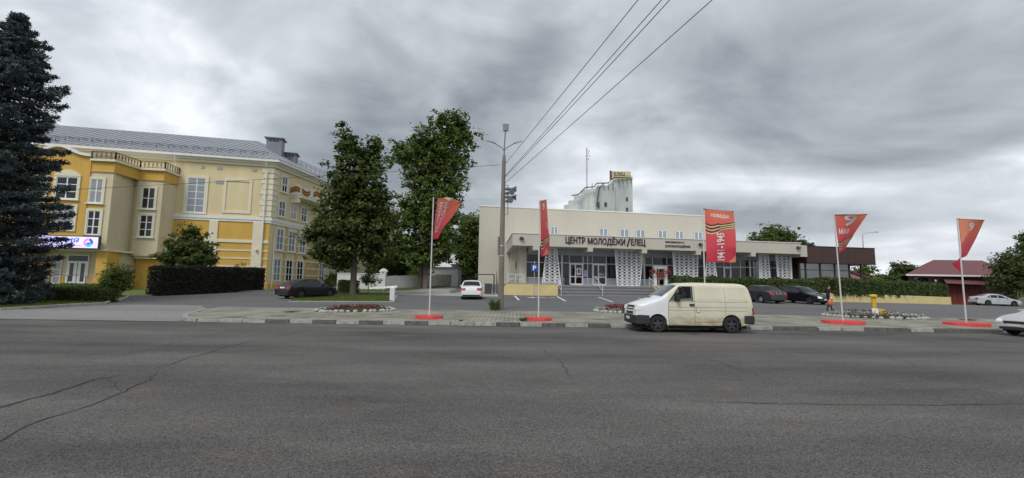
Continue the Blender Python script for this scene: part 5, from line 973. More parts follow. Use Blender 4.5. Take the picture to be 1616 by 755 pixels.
    def wheels(s, par, rimm, spokes=5, wid=.2):
        for w in (s.wf, s.wr):
            for sg in (1, -1):
                yc = sg*(s.W/2-.12); r_ = s.rw; c_ = s.local(w, yc, r_); mb = MB()
                mb.lathe([(r_*.62, -wid/2), (r_*.9, -wid/2), (r_*.985, -wid/2+.03), (r_, 0), (r_*.985, wid/2-.03), (r_*.9, wid/2), (r_*.62, wid/2)], c_, 28, 'Y', False); ty = mb.build('wheel', 'tyre', par, autos=True)
                mb = MB(); yo = c_[1]+sg*(wid/2-.035); mb.lathe([(r_*.64, -.03), (r_*.64, .02), (r_*.58, .028), (r_*.56, -.02)], (c_[0], yo, c_[2]), 28, 'Y', False)
                for k_ in range(spokes):
                    a = 2*PI*k_/spokes+.3; dx, dz = math.cos(a), math.sin(a); px_, pz = -dz, dx; w0, w1 = r_*.17, r_*.11
                    P = lambda rr, ww, yy: (c_[0]+dx*rr+px_*ww, yo+yy, c_[2]+dz*rr+pz*ww)
                    mb.hexa([P(.02, -w0, -.015), P(r_*.6, -w1, -.015), P(r_*.6, w1, -.015), P(.02, w0, -.015), P(.02, -w0, sg*.022), P(r_*.6, -w1, sg*.012), P(r_*.6, w1, sg*.012), P(.02, w0, sg*.022)])
                mb.lathe([(.06, -.02), (.06, .03), (.02, .034)] if sg > 0 else [(.06, .02), (.06, -.03), (.02, -.034)], (c_[0], yo, c_[2]), 12, 'Y'); mb.build('rim', rimm, ty)
                mb = MB(); mb.lathe([(r_*.6, -.01), (r_*.6, .01)], (c_[0], yo-sg*.05, c_[2]), 20, 'Y'); mb.build('brake_disc', 'under', ty)
        mb = MB()
        for w in (s.wf, s.wr): xx = s.local(w, 0, 0)[0]; mb.box(xx-s.rw-.02, xx+s.rw+.02, -s.W/2+.26, s.W/2-.26, .25, s.rw*2+.1)
        mb.box(-s.L/2+.3, s.L/2-.3, -s.W/2+.14, s.W/2-.14, .17, .3); mb.build('underbody', 'under', par)
def place(root, x, y, rz, dz=0.0, surf=None):
    z = surf if surf is not None else T(x, y)+.004
    ca, sa = math.cos(rz), math.sin(rz); a = .8; f_ = (lambda x_, y_: 0.0) if surf is not None else T
    pit = math.atan2(f_(x+ca*1.3, y+sa*1.3)-f_(x-ca*1.3, y-sa*1.3), 2.6); rol = math.atan2(f_(x-sa*a, y+ca*a)-f_(x+sa*a, y-ca*a), 2*a)
    root.rotation_euler = (rol, -pit, rz); root.location = (x, y, z+dz)
def sedan(label, body, L=4.5, Wd=1.76, H=1.45, rim='rim_alloy', kind=0, group='cars parked on the lot'):
    """front at +x"""
    o = empty('parked_car', (0, 0, 0), label, 'car', group); h = H
    if kind == 0:   # three-box saloon
        top = [(0, .56), (.06, .68), (.25, .76), (1.05, .90), (1.28, .96), (2.0, h-.06), (2.35, h), (2.9, h-.01), (3.3, h-.07), (3.92, 1.04), (4.1, 1.0), (4.36, .98), (4.46, .84), (4.5, .62)]
    else:           # fastback-like saloon with short tail
        top = [(0, .54), (.06, .66), (.25, .74), (.95, .88), (1.12, .93), (1.95, h-.07), (2.35, h), (2.8, h-.01), (3.3, h-.10), (4.1, 1.08), (4.3, 1.04), (4.42, .98), (4.47, .84), (4.5, .62)]
    top = [(x*L/4.5, z) for x, z in top]; c = Car(L, Wd, top, [(0, .66), (1.1, .87), (3.4, .93), (L, .90)], .82*L/4.5, 3.46*L/4.5, .315, .21, .36, .1)
    c.shell(0, L, 'body', body, o); k_ = L/4.5; hz = h-.13
    c.over(1.36*k_, 1.96*k_, .93, .93, 'windscreen', 'car_glass', o); c.over(3.34*k_, 3.9*k_ if kind == 0 else 4.04*k_, .9, .9, 'rear_window', 'car_glass', o)
    c.side([(1.5*k_, .935), (2.38*k_, .955), (2.38*k_, hz), (2.02*k_, hz-.02)], 'front_window', 'car_glass', o); c.side([(2.46*k_, .955), (3.18*k_, .97), (3.12*k_, hz-.02), (2.46*k_, hz)], 'rear_side_window', 'car_glass', o); c.side([(3.24*k_, .975), (3.55*k_, .99), (3.42*k_, 1.1), (3.22*k_, hz-.06)], 'quarter_window', 'car_glass', o)
    for x in (1.42, 2.42, 3.22): c.side([(x*k_, .32), ((x+.012)*k_, .32), ((x+.012)*k_, .93), (x*k_, .93)], 'door_seam', 'seam', o, .003, nu=1, nv=6)
    for x in (2.2, 3.05): c.side([(x*k_, .80), ((x+.2)*k_, .80), ((x+.2)*k_, .835), (x*k_, .835)], 'door_handle', 'black_plastic', o, .02, nu=3, nv=1)
    for sg in (1, -1):
        y_ = sg*Wd/2; c.end(.05, sg*.42, sg*.80, .52, .68, 'headlight', 'lamp_glass', o, .015); c.end(L-.05, sg*.44, sg*.82, .72, .92, 'tail_light', 'tail_red', o, .018, False)
        mb = MB(); p = c.local(1.5*k_, sg*(c.hw(1.5*k_, .95)+.01), .95); mb.hexa([(p[0]-.07, p[1], p[2]-.03), (p[0]+.05, p[1], p[2]-.03), (p[0]+.04, p[1]+sg*.2, p[2]-.01), (p[0]-.05, p[1]+sg*.2, p[2]-.01), (p[0]-.07, p[1], p[2]+.09), (p[0]+.05, p[1], p[2]+.09), (p[0]+.04, p[1]+sg*.2, p[2]+.11), (p[0]-.05, p[1]+sg*.2, p[2]+.11)]); mb.build('mirror', body, o, bevel=.02)
    c.end(.02, -.38, .38, .50, .60, 'grille', 'black_plastic', o, .02); c.end(.02, -.55, .55, .27, .37, 'lower_grille', 'black_plastic', o, .02); c.end(-.005, -.26, .26, .39, .485, 'number_plate', 'plate_white', o, .03)
    c.end(L+.005, -.26, .26, .80 if kind == 0 else .78, .91 if kind == 0 else .89, 'number_plate', 'plate_white', o, .03, False); c.end(L, -.7, .7, .28, .40, 'rear_valance', 'black_plastic', o, .02, False)
    c.wheels(o, rim); return o
paint('paint_black', (.012, .013, .018)); paint('paint_white', (.72, .73, .72), .35); paint('paint_graphite', (.028, .030, .033)); paint('paint_midnight', (.010, .011, .016)); paint('paint_silver', (.46, .48, .50), .35); paint('paint_silver_dusty', (.50, .51, .53), .4)
place(sedan('black saloon parked with its tail to the road beside the dark hedge', 'paint_black', 4.5, 1.78, 1.44, 'rim_dark', 1), -15.9, 36.4, R(62))
place(sedan('white saloon parked by the corner of the beige building', 'paint_white', 4.38, 1.70, 1.47, 'rim_dark', 0), -3.25, 38.6, R(93))
place(sedan('dark grey saloon parked nose to the juniper hedge, tail lights showing', 'paint_graphite', 4.6, 1.78, 1.46, 'rim_alloy', 0), 21.5, 40.5, R(103))
place(sedan('black saloon backed up to the hedge beside the dark grey one', 'paint_midnight', 4.6, 1.80, 1.45, 'rim_dark', 1), 24.9, 40.2, R(-69))
place(sedan('silver saloon parked in front of the red gate', 'paint_silver', 4.5, 1.78, 1.44, 'rim_dark', 1), 59.3, 57.2, R(-12))
place(sedan('silver saloon at the kerb beside the twisted flag', 'paint_silver_dusty', 4.35, 1.68, 1.42, 'rim_alloy', 0, 'vehicles parked at the kerb'), 22.4, 18.9, R(180+2), surf=0.0)
# --- cream panel van with a white front
def vanpaint():
    m = mat('van_cream', (.66, .63, .49), .45, .05, 2.0, coat=.15); t = m.node_tree; b = t.nodes['Principled BSDF']; src = b.inputs['Base Color'].links[0].from_socket
    tcn = t.nodes.new('ShaderNodeTexCoord'); n = t.nodes.new('ShaderNodeTexNoise'); n.inputs['Scale'].default_value = 2.2; n.inputs['Detail'].default_value = 8; mp = t.nodes.new('ShaderNodeMapping'); mp.inputs['Scale'].default_value = (1, 1, 2.2); t.links.new(tcn.outputs['Object'], mp.inputs[0]); t.links.new(mp.outputs[0], n.inputs[0])
    sp_ = t.nodes.new('ShaderNodeSeparateXYZ'); t.links.new(tcn.outputs['Object'], sp_.inputs[0]); mr = t.nodes.new('ShaderNodeMapRange'); mr.inputs[1].default_value = 1.05; mr.inputs[2].default_value = .3; mr.inputs[3].default_value = -.25; mr.inputs[4].default_value = .35; t.links.new(sp_.outputs[2], mr.inputs[0])
    ad = t.nodes.new('ShaderNodeMath'); t.links.new(n.outputs[0], ad.inputs[0]); t.links.new(mr.outputs[0], ad.inputs[1]); r = t.nodes.new('ShaderNodeValToRGB'); r.color_ramp.elements[0].position = .48; r.color_ramp.elements[1].position = .95; t.links.new(ad.outputs[0], r.inputs[0])
    mx_ = t.nodes.new('ShaderNodeMix'); mx_.data_type = 'RGBA'; t.links.new(r.outputs[0], mx_.inputs[0]); t.links.new(src, mx_.inputs[6]); mx_.inputs[7].default_value = (.33, .26, .155, 1); t.links.new(mx_.outputs[2], b.inputs['Base Color'])
vanpaint(); mat('van_white', (.76, .77, .78), .35, .05, 2, coat=.3); mat('van_panel', (.62, .59, .455), .45, .05, 2); mat('rust', (.24, .17, .10), .9, .4, 8); mat('groove', (.26, .24, .185), .8, .2)
v_ = empty('parked_van', (0, 0, 0), 'dirty cream panel van with a white bonnet and black bumpers at the kerb', 'van', 'vehicles parked at the kerb')
VL = 4.72
vc = Car(VL, 1.84, [(0, .60), (.03, .98), (.09, 1.06), (.3, 1.13), (1.0, 1.35), (1.68, 1.85), (1.9, 1.91), (2.6, 1.94), (4.25, 1.92), (4.45, 1.86), (4.56, 1.66), (4.66, 1.1), (4.72, .6)], [(0, 1.0), (1.0, 1.22), (4.72, 1.22)], .86, 3.78, .325, .27, .13, .13, .10, .06)
def van_hole(x, y, z):
    zc = vc.zt(x)
    if 1.08 < x < 1.66 and z > zc-.06 and y < (vc.hw(x, zc-.13)-.08)*.92: return True
    return 1.27 < z < 1.76 and 1.40+(z-1.24)*.78 < x < 2.2 and y > .6 and z < zc-.09
vc.shell(1.27, VL, 'body', 'van_cream', v_, hole=van_hole, step=.03); vc.shell(0, 1.27, 'front_body', 'van_white', v_, hole=van_hole, step=.03)
vc.over(1.06, 1.67, .93, .93, 'windscreen', 'screen_glass', v_); 
vc.side([(1.36, 1.24), (2.22, 1.24), (2.22, 1.78), (1.78, 1.78)], 'front_window', 'van_glass', v_, .007); vc.side([(1.30, 1.20), (2.27, 1.20), (2.27, 1.205), (1.30, 1.205)], 'window_seal', 'seam', v_, .008, nv=1)
for q in ([(1.28, 1.2), (1.36, 1.24), (1.78, 1.78), (1.72, 1.8)], [(2.22, 1.22), (2.26, 1.22), (2.26, 1.8), (2.22, 1.8)], [(1.74, 1.78), (2.26, 1.78), (2.26, 1.81), (1.76, 1.81)]): vc.side(q, 'window_seal', 'black_plastic', v_, .009, nu=4, nv=4)
for x, z0, z1 in ((1.27, .45, 1.2), (2.31, .33, 1.82), (3.52, .75, 1.78)): vc.side([(x, z0), (x+.014, z0), (x+.014, z1), (x, z1)], 'door_seam', 'groove' if x > 3 else 'seam', v_, .003, nu=1, nv=8)
for z in (.86, .99, 1.2): vc.side([(1.3, z), (4.45, z), (4.45, z+.012), (1.3, z+.012)], 'body_crease', 'groove', v_, .004, nu=20, nv=1)
vc.side([(2.32, .40), (3.42, .43), (3.42, .45), (2.32, .42)], 'body_crease', 'rust', v_, .003, nv=1); vc.side([(1.32, .285), (2.2, .285), (2.0, .31), (1.5, .325)], 'sill_rust', 'rust', v_, .004, nv=2)
for a, b in ((2.42, 3.45), (3.6, 4.36)):
    for q in ([(a, 1.26), (b, 1.26), (b, 1.275), (a, 1.275)], [(a, 1.745), (b, 1.745), (b, 1.76), (a, 1.76)], [(a, 1.26), (a+.014, 1.26), (a+.014, 1.76), (a, 1.76)], [(b-.014, 1.26), (b, 1.26), (b, 1.76), (b-.014, 1.76)]): vc.side(q, 'panel_groove', 'van_panel', v_, .006, nu=8, nv=4)
    vc.side([(a+.05, 1.3), (b-.05, 1.3), (b-.05, 1.72), (a+.05, 1.72)], 'blank_panel', 'van_panel', v_, .004)
for sg in (1, -1):
    vc.end(.03, sg*.50, sg*.80, .86, 1.03, 'headlight', 'lamp_glass', v_, .02); vc.side([(4.62, .72), (4.70, .72), (4.67, 1.0), (4.6, 1.0)], 'tail_light', 'tail_red', v_, .01, (sg,))
    mb = MB(); p = vc.local(1.62, sg*(vc.hw(1.62, 1.3)+.015), 1.34); mb.hexa([(p[0]-.07, p[1]-sg*.04, p[2]-.14), (p[0]+.06, p[1]-sg*.04, p[2]-.14), (p[0]+.05, p[1]+sg*.2, p[2]-.12), (p[0]-.06, p[1]+sg*.2, p[2]-.12), (p[0]-.07, p[1]-sg*.04, p[2]+.12), (p[0]+.06, p[1]-sg*.04, p[2]+.12), (p[0]+.05, p[1]+sg*.2, p[2]+.15), (p[0]-.06, p[1]+sg*.2, p[2]+.15)]); mb.build('mirror', 'black_plastic', v_, bevel=.03)
    mb = MB(); p = vc.local(2.18, sg*(vc.hw(2.18, 1.08)+.015), 1.08); mb.box(p[0]-.11, p[0]+.07, min(p[1]-sg*.03, p[1]+sg*.03), max(p[1]-sg*.03, p[1]+sg*.03), 1.05, 1.13); mb.build('door_handle', 'black_plastic', v_, bevel=.012)
vc.side([(.01, .86), (.22, .87), (.22, 1.03), (.03, 1.02)], 'headlight_wrap', 'lamp_glass', v_, .012); vc.end(.025, -.49, .49, .86, 1.03, 'grille', 'black_plastic', v_, .025); vc.end(.01, -.46, .46, .69, .79, 'lower_grille', 'black_plastic', v_, .03)
vc.side([(2.40, .80), (2.52, .80), (2.52, .98), (2.40, .98)], 'filler_flap', 'van_cream', v_, .012, (1,)); vc.side([(2.385, .78), (2.535, .78), (2.535, 1.0), (2.385, 1.0)], 'filler_seam', 'rust', v_, .008, (1,))
vc.side([(4.34, 1.26), (4.44, 1.26), (4.43, 1.4), (4.34, 1.4)], 'side_vent', 'van_panel', v_, .012, (1, -1), 3, 3)
mb = MB(); mb.grid(lambda a, b: vc.local(.86+.1*b, -.62+a*.5, vc.zt(.86+.1*b)+.045), 6, 2); mb.build('bonnet_scoop', 'black_plastic', v_)
# black bumpers wrap round both ends
def bumper(x0, x1, z0, z1, front, name):
    mb = MB(); W2 = .93; pts = []
    for k_ in range(25):
        a = -1+2*k_/24; y = W2*math.copysign(min(1, abs(a)*1.25), a); xx = (x0 if abs(a) <= .8 else x0+(x1-x0)*((abs(a)-.8)/.2)); cr = .1*(abs(y)/W2)**3; pts.append((xx+(cr if front else -cr) if abs(a) <= .8 else xx+(.1 if front else -.1)*(1-(abs(a)-.8)/.2), y))
    n = len(pts); inn = [(p[0]+(.12 if front else -.12)*(1 if abs(p[1]) < .9 else 0), p[1]*.93) for p in pts]; vs = []
    for (p, q) in zip(pts, inn):
        for (c_, z) in ((p, z0+.05), (p, z1-.03), (q, z1), (q, z0)): vs.append(vc.local(c_[0], c_[1], z))
    mb.add(vs, [(4*i+j, 4*i+(j+1) % 4, 4*(i+1)+(j+1) % 4, 4*(i+1)+j) for i in range(n-1) for j in range(4)]+[(0, 1, 2, 3), (4*n-1, 4*n-2, 4*n-3, 4*n-4)]); return mb.build(name, 'black_plastic', v_, autos=True)
bumper(-.07, .52, .29, .68, True, 'front_bumper'); bumper(VL+.07, VL-.44, .36, .70, False, 'rear_bumper')
mb = MB(); mb.grid(lambda a, b: vc.local(-.075, -.26+.52*a, .48+.11*b), 1, 1); mb.build('number_plate', 'plate_white', v_); vc.end(VL-.02, -.26, .26, .78, .9, 'number_plate', 'plate_white', v_, .03, False)
for sg in (1, -1):
    mb = MB(); p = vc.local(4.17, sg*.78, 0); mb.box(p[0]-.015, p[0]+.015, p[1]-.11, p[1]+.11, .1, .42); mb.build('mud_flap', 'black_plastic', v_); mb = MB(); p = vc.local(1.25, sg*.78, 0); mb.box(p[0]-.015, p[0]+.015, p[1]-.11, p[1]+.11, .12, .36); mb.build('mud_flap', 'black_plastic', v_)
vc.wheels(v_, 'rim_dark', 5, .205)
mat('seat', (.03, .03, .033), .9, .2)
mb = MB()
for y in (-.45, .45): p = vc.local(2.05, y, 0); mb.box(p[0]-.25, p[0]+.28, y-.24, y+.24, .75, 1.0); mb.box(p[0]-.3, p[0]-.16, y-.22, y+.22, 1.0, 1.5); mb.box(p[0]-.28, p[0]-.18, y-.12, y+.12, 1.5, 1.68)
mb.build('seats', 'seat', v_, bevel=.04); mb = MB(); mb.box(vc.local(2.5, 0, 0)[0]-.02, vc.local(2.5, 0, 0)[0], -.8, .8, .4, 1.8); mb.build('bulkhead', 'seat', v_)
mb = MB(); mb.box(vc.local(1.32, 0, 0)[0]-.1, vc.local(1.0, 0, 0)[0], -.76, .76, .95, 1.2); mb.build('dashboard', 'seat', v_, bevel=.04)
VX, VY, VR = 4.86+VL/2, 19.22, R(180+1.5)
place(v_, VX, VY, VR, surf=0.0)
# ------------------------------------------------------------------ people
def skin_body(name, J, E_, mats, pick, parent_label, cat, root='pelvis', sub=2):
    """one continuous skinned body; J: joint -> (x, y, z, r)"""
    ks = list(J); me = bpy.data.meshes.new(name); me.from_pydata([J[k_][:3] for k_ in ks], [(ks.index(a), ks.index(b)) for a, b in E_], []); o = bpy.data.objects.new(name, me); COL.objects.link(o)
    sk = o.modifiers.new('skin', 'SKIN'); sk.use_smooth_shade = True; sk.branch_smoothing = .3
    for i, k_ in enumerate(ks): d = me.skin_vertices[0].data[i]; r_ = J[k_][3]; d.radius = r_ if isinstance(r_, tuple) else (r_, r_); d.use_root = (k_ == root)
    sb = o.modifiers.new('sub', 'SUBSURF'); sb.levels = sub; sb.render_levels = sub
    dg = bpy.context.evaluated_depsgraph_get(); me2 = bpy.data.meshes.new_from_object(o.evaluated_get(dg)); bpy.data.objects.remove(o)
    for m_ in mats: me2.materials.append(MT[m_])
    for p in me2.polygons: p.material_index = pick(p.center); p.use_smooth = True
    q = bpy.data.objects.new(name, me2); COL.objects.link(q); ORG[q.name] = Vector((0, 0, 0)); return tag(q, parent_label, cat)
mat('skin', (.50, .30, .215), .6, .06); mat('cloth_black', (.012, .012, .015), .9, .25, 6); mat('cloth_trouser', (.014, .014, .018), .9, .25, 6); mat('hair_dark', (.02, .014, .010), .7, .3, 30); mat('shoe', (.012, .012, .012), .6, .2); mat('hi_vis', (.38, .62, .03), .7, .1, 6); mat('bag_orange', (.62, .17, .06), .6, .15, 6); mat('shirt_dark', (.04, .04, .05), .9, .2)
def hand(J, E_, base, tip, side, pre):
    b = Vector(base); t = Vector(tip); d = (t-b).normalized(); sd_ = Vector((d.y, -d.x, 0)); sd_ = sd_.normalized() if sd_.length > .05 else Vector((1, 0, 0)); p = b+d*.07; J[pre+'palm'] = (*p, (.042, .022)); E_.append((pre+'wrist', pre+'palm'))
    for k_, (o_, l_) in enumerate(((-.032, .07), (-.011, .082), (.011, .078), (.032, .06))):
        a = p+sd_*o_+d*.035; c = a+d*l_*.55; e_ = c+d*l_*.4+Vector((.012, 0, -.004)); J[f'{pre}f{k_}a'] = (*a, .0095); J[f'{pre}f{k_}b'] = (*c, .009); J[f'{pre}f{k_}c'] = (*e_, .0075); E_.extend([(pre+'palm', f'{pre}f{k_}a'), (f'{pre}f{k_}a', f'{pre}f{k_}b'), (f'{pre}f{k_}b', f'{pre}f{k_}c')])
    a = b+d*.04+sd_*.045; J[pre+'t0'] = (*a, .011); J[pre+'t1'] = (*(a+d*.045+sd_*.012), .009); E_.extend([(pre+'palm', pre+'t0'), (pre+'t0', pre+'t1')])
J = {'pelvis': (0, 0, .95, (.135, .105)), 'waist': (.01, 0, 1.1, (.13, .10)), 'chest': (.03, 0, 1.3, (.16, .115)), 'neck0': (.045, 0, 1.43, (.075, .07)), 'neck': (.07, 0, 1.5, .052), 'jaw': (.105, 0, 1.55, (.062, .066)), 'head': (.095, 0, 1.62, (.078, .092)), 'crown': (.09, 0, 1.70, (.055, .065)),
     'rsh': (.03, -.17, 1.38, .062), 'relb': (-.07, -.235, 1.13, .043), 'rwrist': (-.13, -.25, .91, .030), 'lsh': (.03, .17, 1.38, .062), 'lelb': (.10, .24, 1.14, .043), 'lwrist': (.30, .22, 1.0, .030),
     'rhip': (0, -.09, .90, .092), 'rknee': (-.05, -.1, .5, .062), 'rank': (-.30, -.1, .13, .042), 'rheel': (-.34, -.1, .07, .038), 'rtoe': (-.15, -.1, .035, (.042, .03)), 'lhip': (.02, .09, .90, .092), 'lknee': (.2, .1, .52, .062), 'lank': (.36, .1, .11, .042), 'lheel': (.33, .1, .055, .038), 'ltoe': (.56, .1, .065, (.042, .03)), 'nose': (.185, 0, 1.60, .012)}
E_ = [('pelvis', 'waist'), ('waist', 'chest'), ('chest', 'neck0'), ('neck0', 'neck'), ('neck', 'jaw'), ('jaw', 'head'), ('head', 'crown'), ('head', 'nose'), ('chest', 'rsh'), ('rsh', 'relb'), ('relb', 'rwrist'), ('chest', 'lsh'), ('lsh', 'lelb'), ('lelb', 'lwrist'), ('pelvis', 'rhip'), ('rhip', 'rknee'), ('rknee', 'rank'), ('rank', 'rheel'), ('rheel', 'rtoe'), ('pelvis', 'lhip'), ('lhip', 'lknee'), ('lknee', 'lank'), ('lank', 'lheel'), ('lheel', 'ltoe')]
hand(J, E_, (-.13, -.25, .91), (-.15, -.25, .8), -1, 'r'); hand(J, E_, (.30, .22, 1.0), (.40, .2, .97), 1, 'l')
def pick(c):
    if c.z > 1.475: return 1
    if abs(c.y) > .17 and c.z < 1.2: return 1
    if c.z < .085 or (c.z < .12 and abs(c.x) > .3): return 3
    return 2 if c.z < .93 else 0
pz = (21.15, 31.05); zp = T(*pz)+.004
ped_ = skin_body('person', J, E_, ['cloth_black', 'skin', 'cloth_trouser', 'shoe'], pick, 'person in black clothes walking across the lot with an orange bag', 'person'); ped_.location = (*pz, zp); ped_.rotation_euler.z = R(14)
bm = bmesh.new(); bmesh.ops.create_icosphere(bm, subdivisions=3, radius=1); me = bpy.data.meshes.new('hair'); bmesh.ops.delete(bm, geom=[q for q in bm.verts if q.co.z < -.35+.7*max(0, q.co.x)], context='VERTS'); bm.to_mesh(me); bm.free(); me.materials.append(MT['hair_dark']); me.polygons.foreach_set('use_smooth', [True]*len(me.polygons))
hr = bpy.data.objects.new('hair', me); COL.objects.link(hr); hr.parent = ped_; hr.location = (.082, 0, 1.655); hr.scale = (.10, .088, .095)
mb = MB(); prof = [(.02, .0), (.09, .02), (.15, .12), (.16, .24), (.11, .36), (.035, .44), (.02, .5)]; vs = []
for r_, h in prof:
    for j in range(14): a = 2*PI*j/14; k_ = 1+.12*math.sin(3*a+h*14); vs.append((r_*1.05*math.cos(a)*k_, r_*.55*math.sin(a)*k_, h))
mb.add(vs, [(i*14+j, i*14+(j+1) % 14, (i+1)*14+(j+1) % 14, (i+1)*14+j) for i in range(6) for j in range(14)]+[tuple(range(13, -1, -1))]); mb.v = [(x+21.0-.16*0-.0, y, z) for x, y, z in mb.v]
ca, sa = math.cos(R(14)), math.sin(R(14)); hx, hy = -.15*ca+.26*sa, -.15*sa-.26*ca
mb.v = [(x-21.0+pz[0]+hx, y+pz[1]+hy, z+zp+.36) for x, y, z in mb.v]; tag(mb.build('carrier_bag', 'bag_orange', smooth=True), 'full orange plastic carrier bag in the walking person\'s hand', 'bag')
# van driver in a hi-vis vest
J = {'pelvis': (0, 0, .0, (.15, .13)), 'waist': (-.05, 0, .18, (.14, .12)), 'chest': (-.08, 0, .38, (.17, .13)), 'neck': (-.06, 0, .55, .055), 'jaw': (-.03, 0, .61, (.065, .07)), 'head': (-.04, 0, .68, (.082, .095)), 'crown': (-.05, 0, .76, (.055, .065)), 'rsh': (-.07, -.18, .46, .065), 'relb': (.1, -.24, .24, .046), 'rwrist': (.33, -.16, .30, .032), 'lsh': (-.07, .18, .46, .065), 'lelb': (.1, .24, .24, .046), 'lwrist': (.33, .16, .30, .032), 'rhip': (.05, -.1, 0, .1), 'rknee': (.42, -.12, .02, .07), 'rfoot': (.5, -.12, -.3, .05), 'lhip': (.05, .1, 0, .1), 'lknee': (.42, .12, .02, .07), 'lfoot': (.5, .12, -.3, .05)}
E_ = [('pelvis', 'waist'), ('waist', 'chest'), ('chest', 'neck'), ('neck', 'jaw'), ('jaw', 'head'), ('head', 'crown'), ('chest', 'rsh'), ('rsh', 'relb'), ('relb', 'rwrist'), ('chest', 'lsh'), ('lsh', 'lelb'), ('lelb', 'lwrist'), ('pelvis', 'rhip'), ('rhip', 'rknee'), ('rknee', 'rfoot'), ('pelvis', 'lhip'), ('lhip', 'lknee'), ('lknee', 'lfoot')]
hand(J, E_, (.33, -.16, .30), (.42, -.13, .34), -1, 'r'); hand(J, E_, (.33, .16, .30), (.42, .13, .34), 1, 'l')
drv = skin_body('person', J, E_, ['hi_vis', 'skin', 'shirt_dark'], lambda c: 1 if c.z > .52 or c.x > .24 and c.z > .2 else (2 if c.z < .06 or (abs(c.y) > .2) else 0), 'van driver in a yellow-green hi-vis vest behind the side window', 'person')
lx, ly = vc.local(2.02, 0, 0)[0], .45; drv.location = (VX+lx*math.cos(VR)-ly*math.sin(VR), VY+lx*math.sin(VR)+ly*math.cos(VR), 1.02); drv.rotation_euler.z = VR
hr2 = bpy.data.objects.new('hair', me); COL.objects.link(hr2); hr2.parent = drv; hr2.location = (-.055, 0, .715); hr2.scale = (.10, .09, .09)

# ------------------------------------------------------------------ trees and shrubs
mat('bark', (.085, .070, .056), .95, .35, 3, .7, 12, stretch=(1, 1, .25)); mat('bark_pale', (.17, .14, .115), .95, .3, 3, .7, 12, stretch=(1, 1, .25))
leafmat('leaf_dark', (.042, .068, .016), (.125, .165, .042), .4); leafmat('leaf_mid', (.060, .102, .020), (.165, .225, .055), .4); leafmat('leaf_light', (.055, .10, .018), (.15, .21, .045)); leafmat('leaf_far', (.045, .07, .028), (.10, .135, .055))
leafmat('leaf_hedge', (.010, .011, .008), (.028, .027, .018), .1); leafmat('leaf_juniper', (.032, .058, .016), (.10, .14, .036)); leafmat('needle_blue', (.036, .056, .054), (.105, .135, .135), .12); leafmat('leaf_box', (.035, .06, .014), (.085, .12, .03))
def crown_pts(blobs, n, clump=.45, per=26):
    """leaf positions gathered in clumps that sit towards the outside of each lobe"""
    w = np.array([b[3]*b[4]*b[5] for b in blobs]); w = w/w.sum(); nc = max(1, n//per); P, Nn = [], []
    for b, k_ in zip(blobs, rng.multinomial(nc, w)):
        d = rng.normal(size=(k_, 3)); d /= np.linalg.norm(d, axis=1)[:, None]; r_ = rng.uniform(.12, 1, k_)**.42; r_ *= 1+.26*rng.normal(size=k_)
        c = np.array(b[:3])+d*r_[:, None]*np.array(b[3:6]); rad = clump*rng.uniform(.5, 1.35, k_)
        q = np.repeat(c, per, 0)+rng.normal(size=(k_*per, 3))*np.repeat(rad, per)[:, None]*np.array([.6, .6, .42]); P.append(q); Nn.append(np.repeat(d, per, 0)*.6+np.array([0, 0, .8]))
    return np.concatenate(P), np.concatenate(Nn)
def limb(mb, a, b, r0, r1, n=5, wob=.12, k=7):
    a, b = Vector(a), Vector(b); L_ = (b-a).length; pts = [a.lerp(b, i/n)+Vector(rng.normal(size=3))*wob*L_*.12*(0 if i in (0, n) else 1) for i in range(n+1)]; mb.tube(pts, [r0+(r1-r0)*i/n for i in range(n+1)], k)
def tree(x, y, trunk_h, r0, blobs, leafm, n, size, label, group=None, name='tree', clump=.45, bark='bark', zb=None, lean=(0, 0), per=26):
    z = (T(x, y) if zb is None else zb)-.05; o = empty(name, (x, y, z), label, 'tree', group); mb = MB(); top = Vector((x+lean[0], y+lean[1], z+trunk_h))
    mb.tube([(x-.02, y, z-.3), (x, y, z+.25), (x+lean[0]*.4, y+lean[1]*.4, z+trunk_h*.5), tuple(top)], [r0*1.45, r0*1.05, r0*.9, r0*.72], 10); 
    for b in blobs: limb(mb, top-Vector((0, 0, rng.uniform(0, .3)*trunk_h)), (b[0], b[1], b[2]+b[5]*.3), r0*.45, r0*.1)
    mb.build('trunk', bark, o, autos=True); P, Nn = crown_pts(blobs, n, clump, per); leaves('crown', leafm, P, Nn, rng.uniform(size*.55, size*1.45, len(P)), o, .62, .24); return o
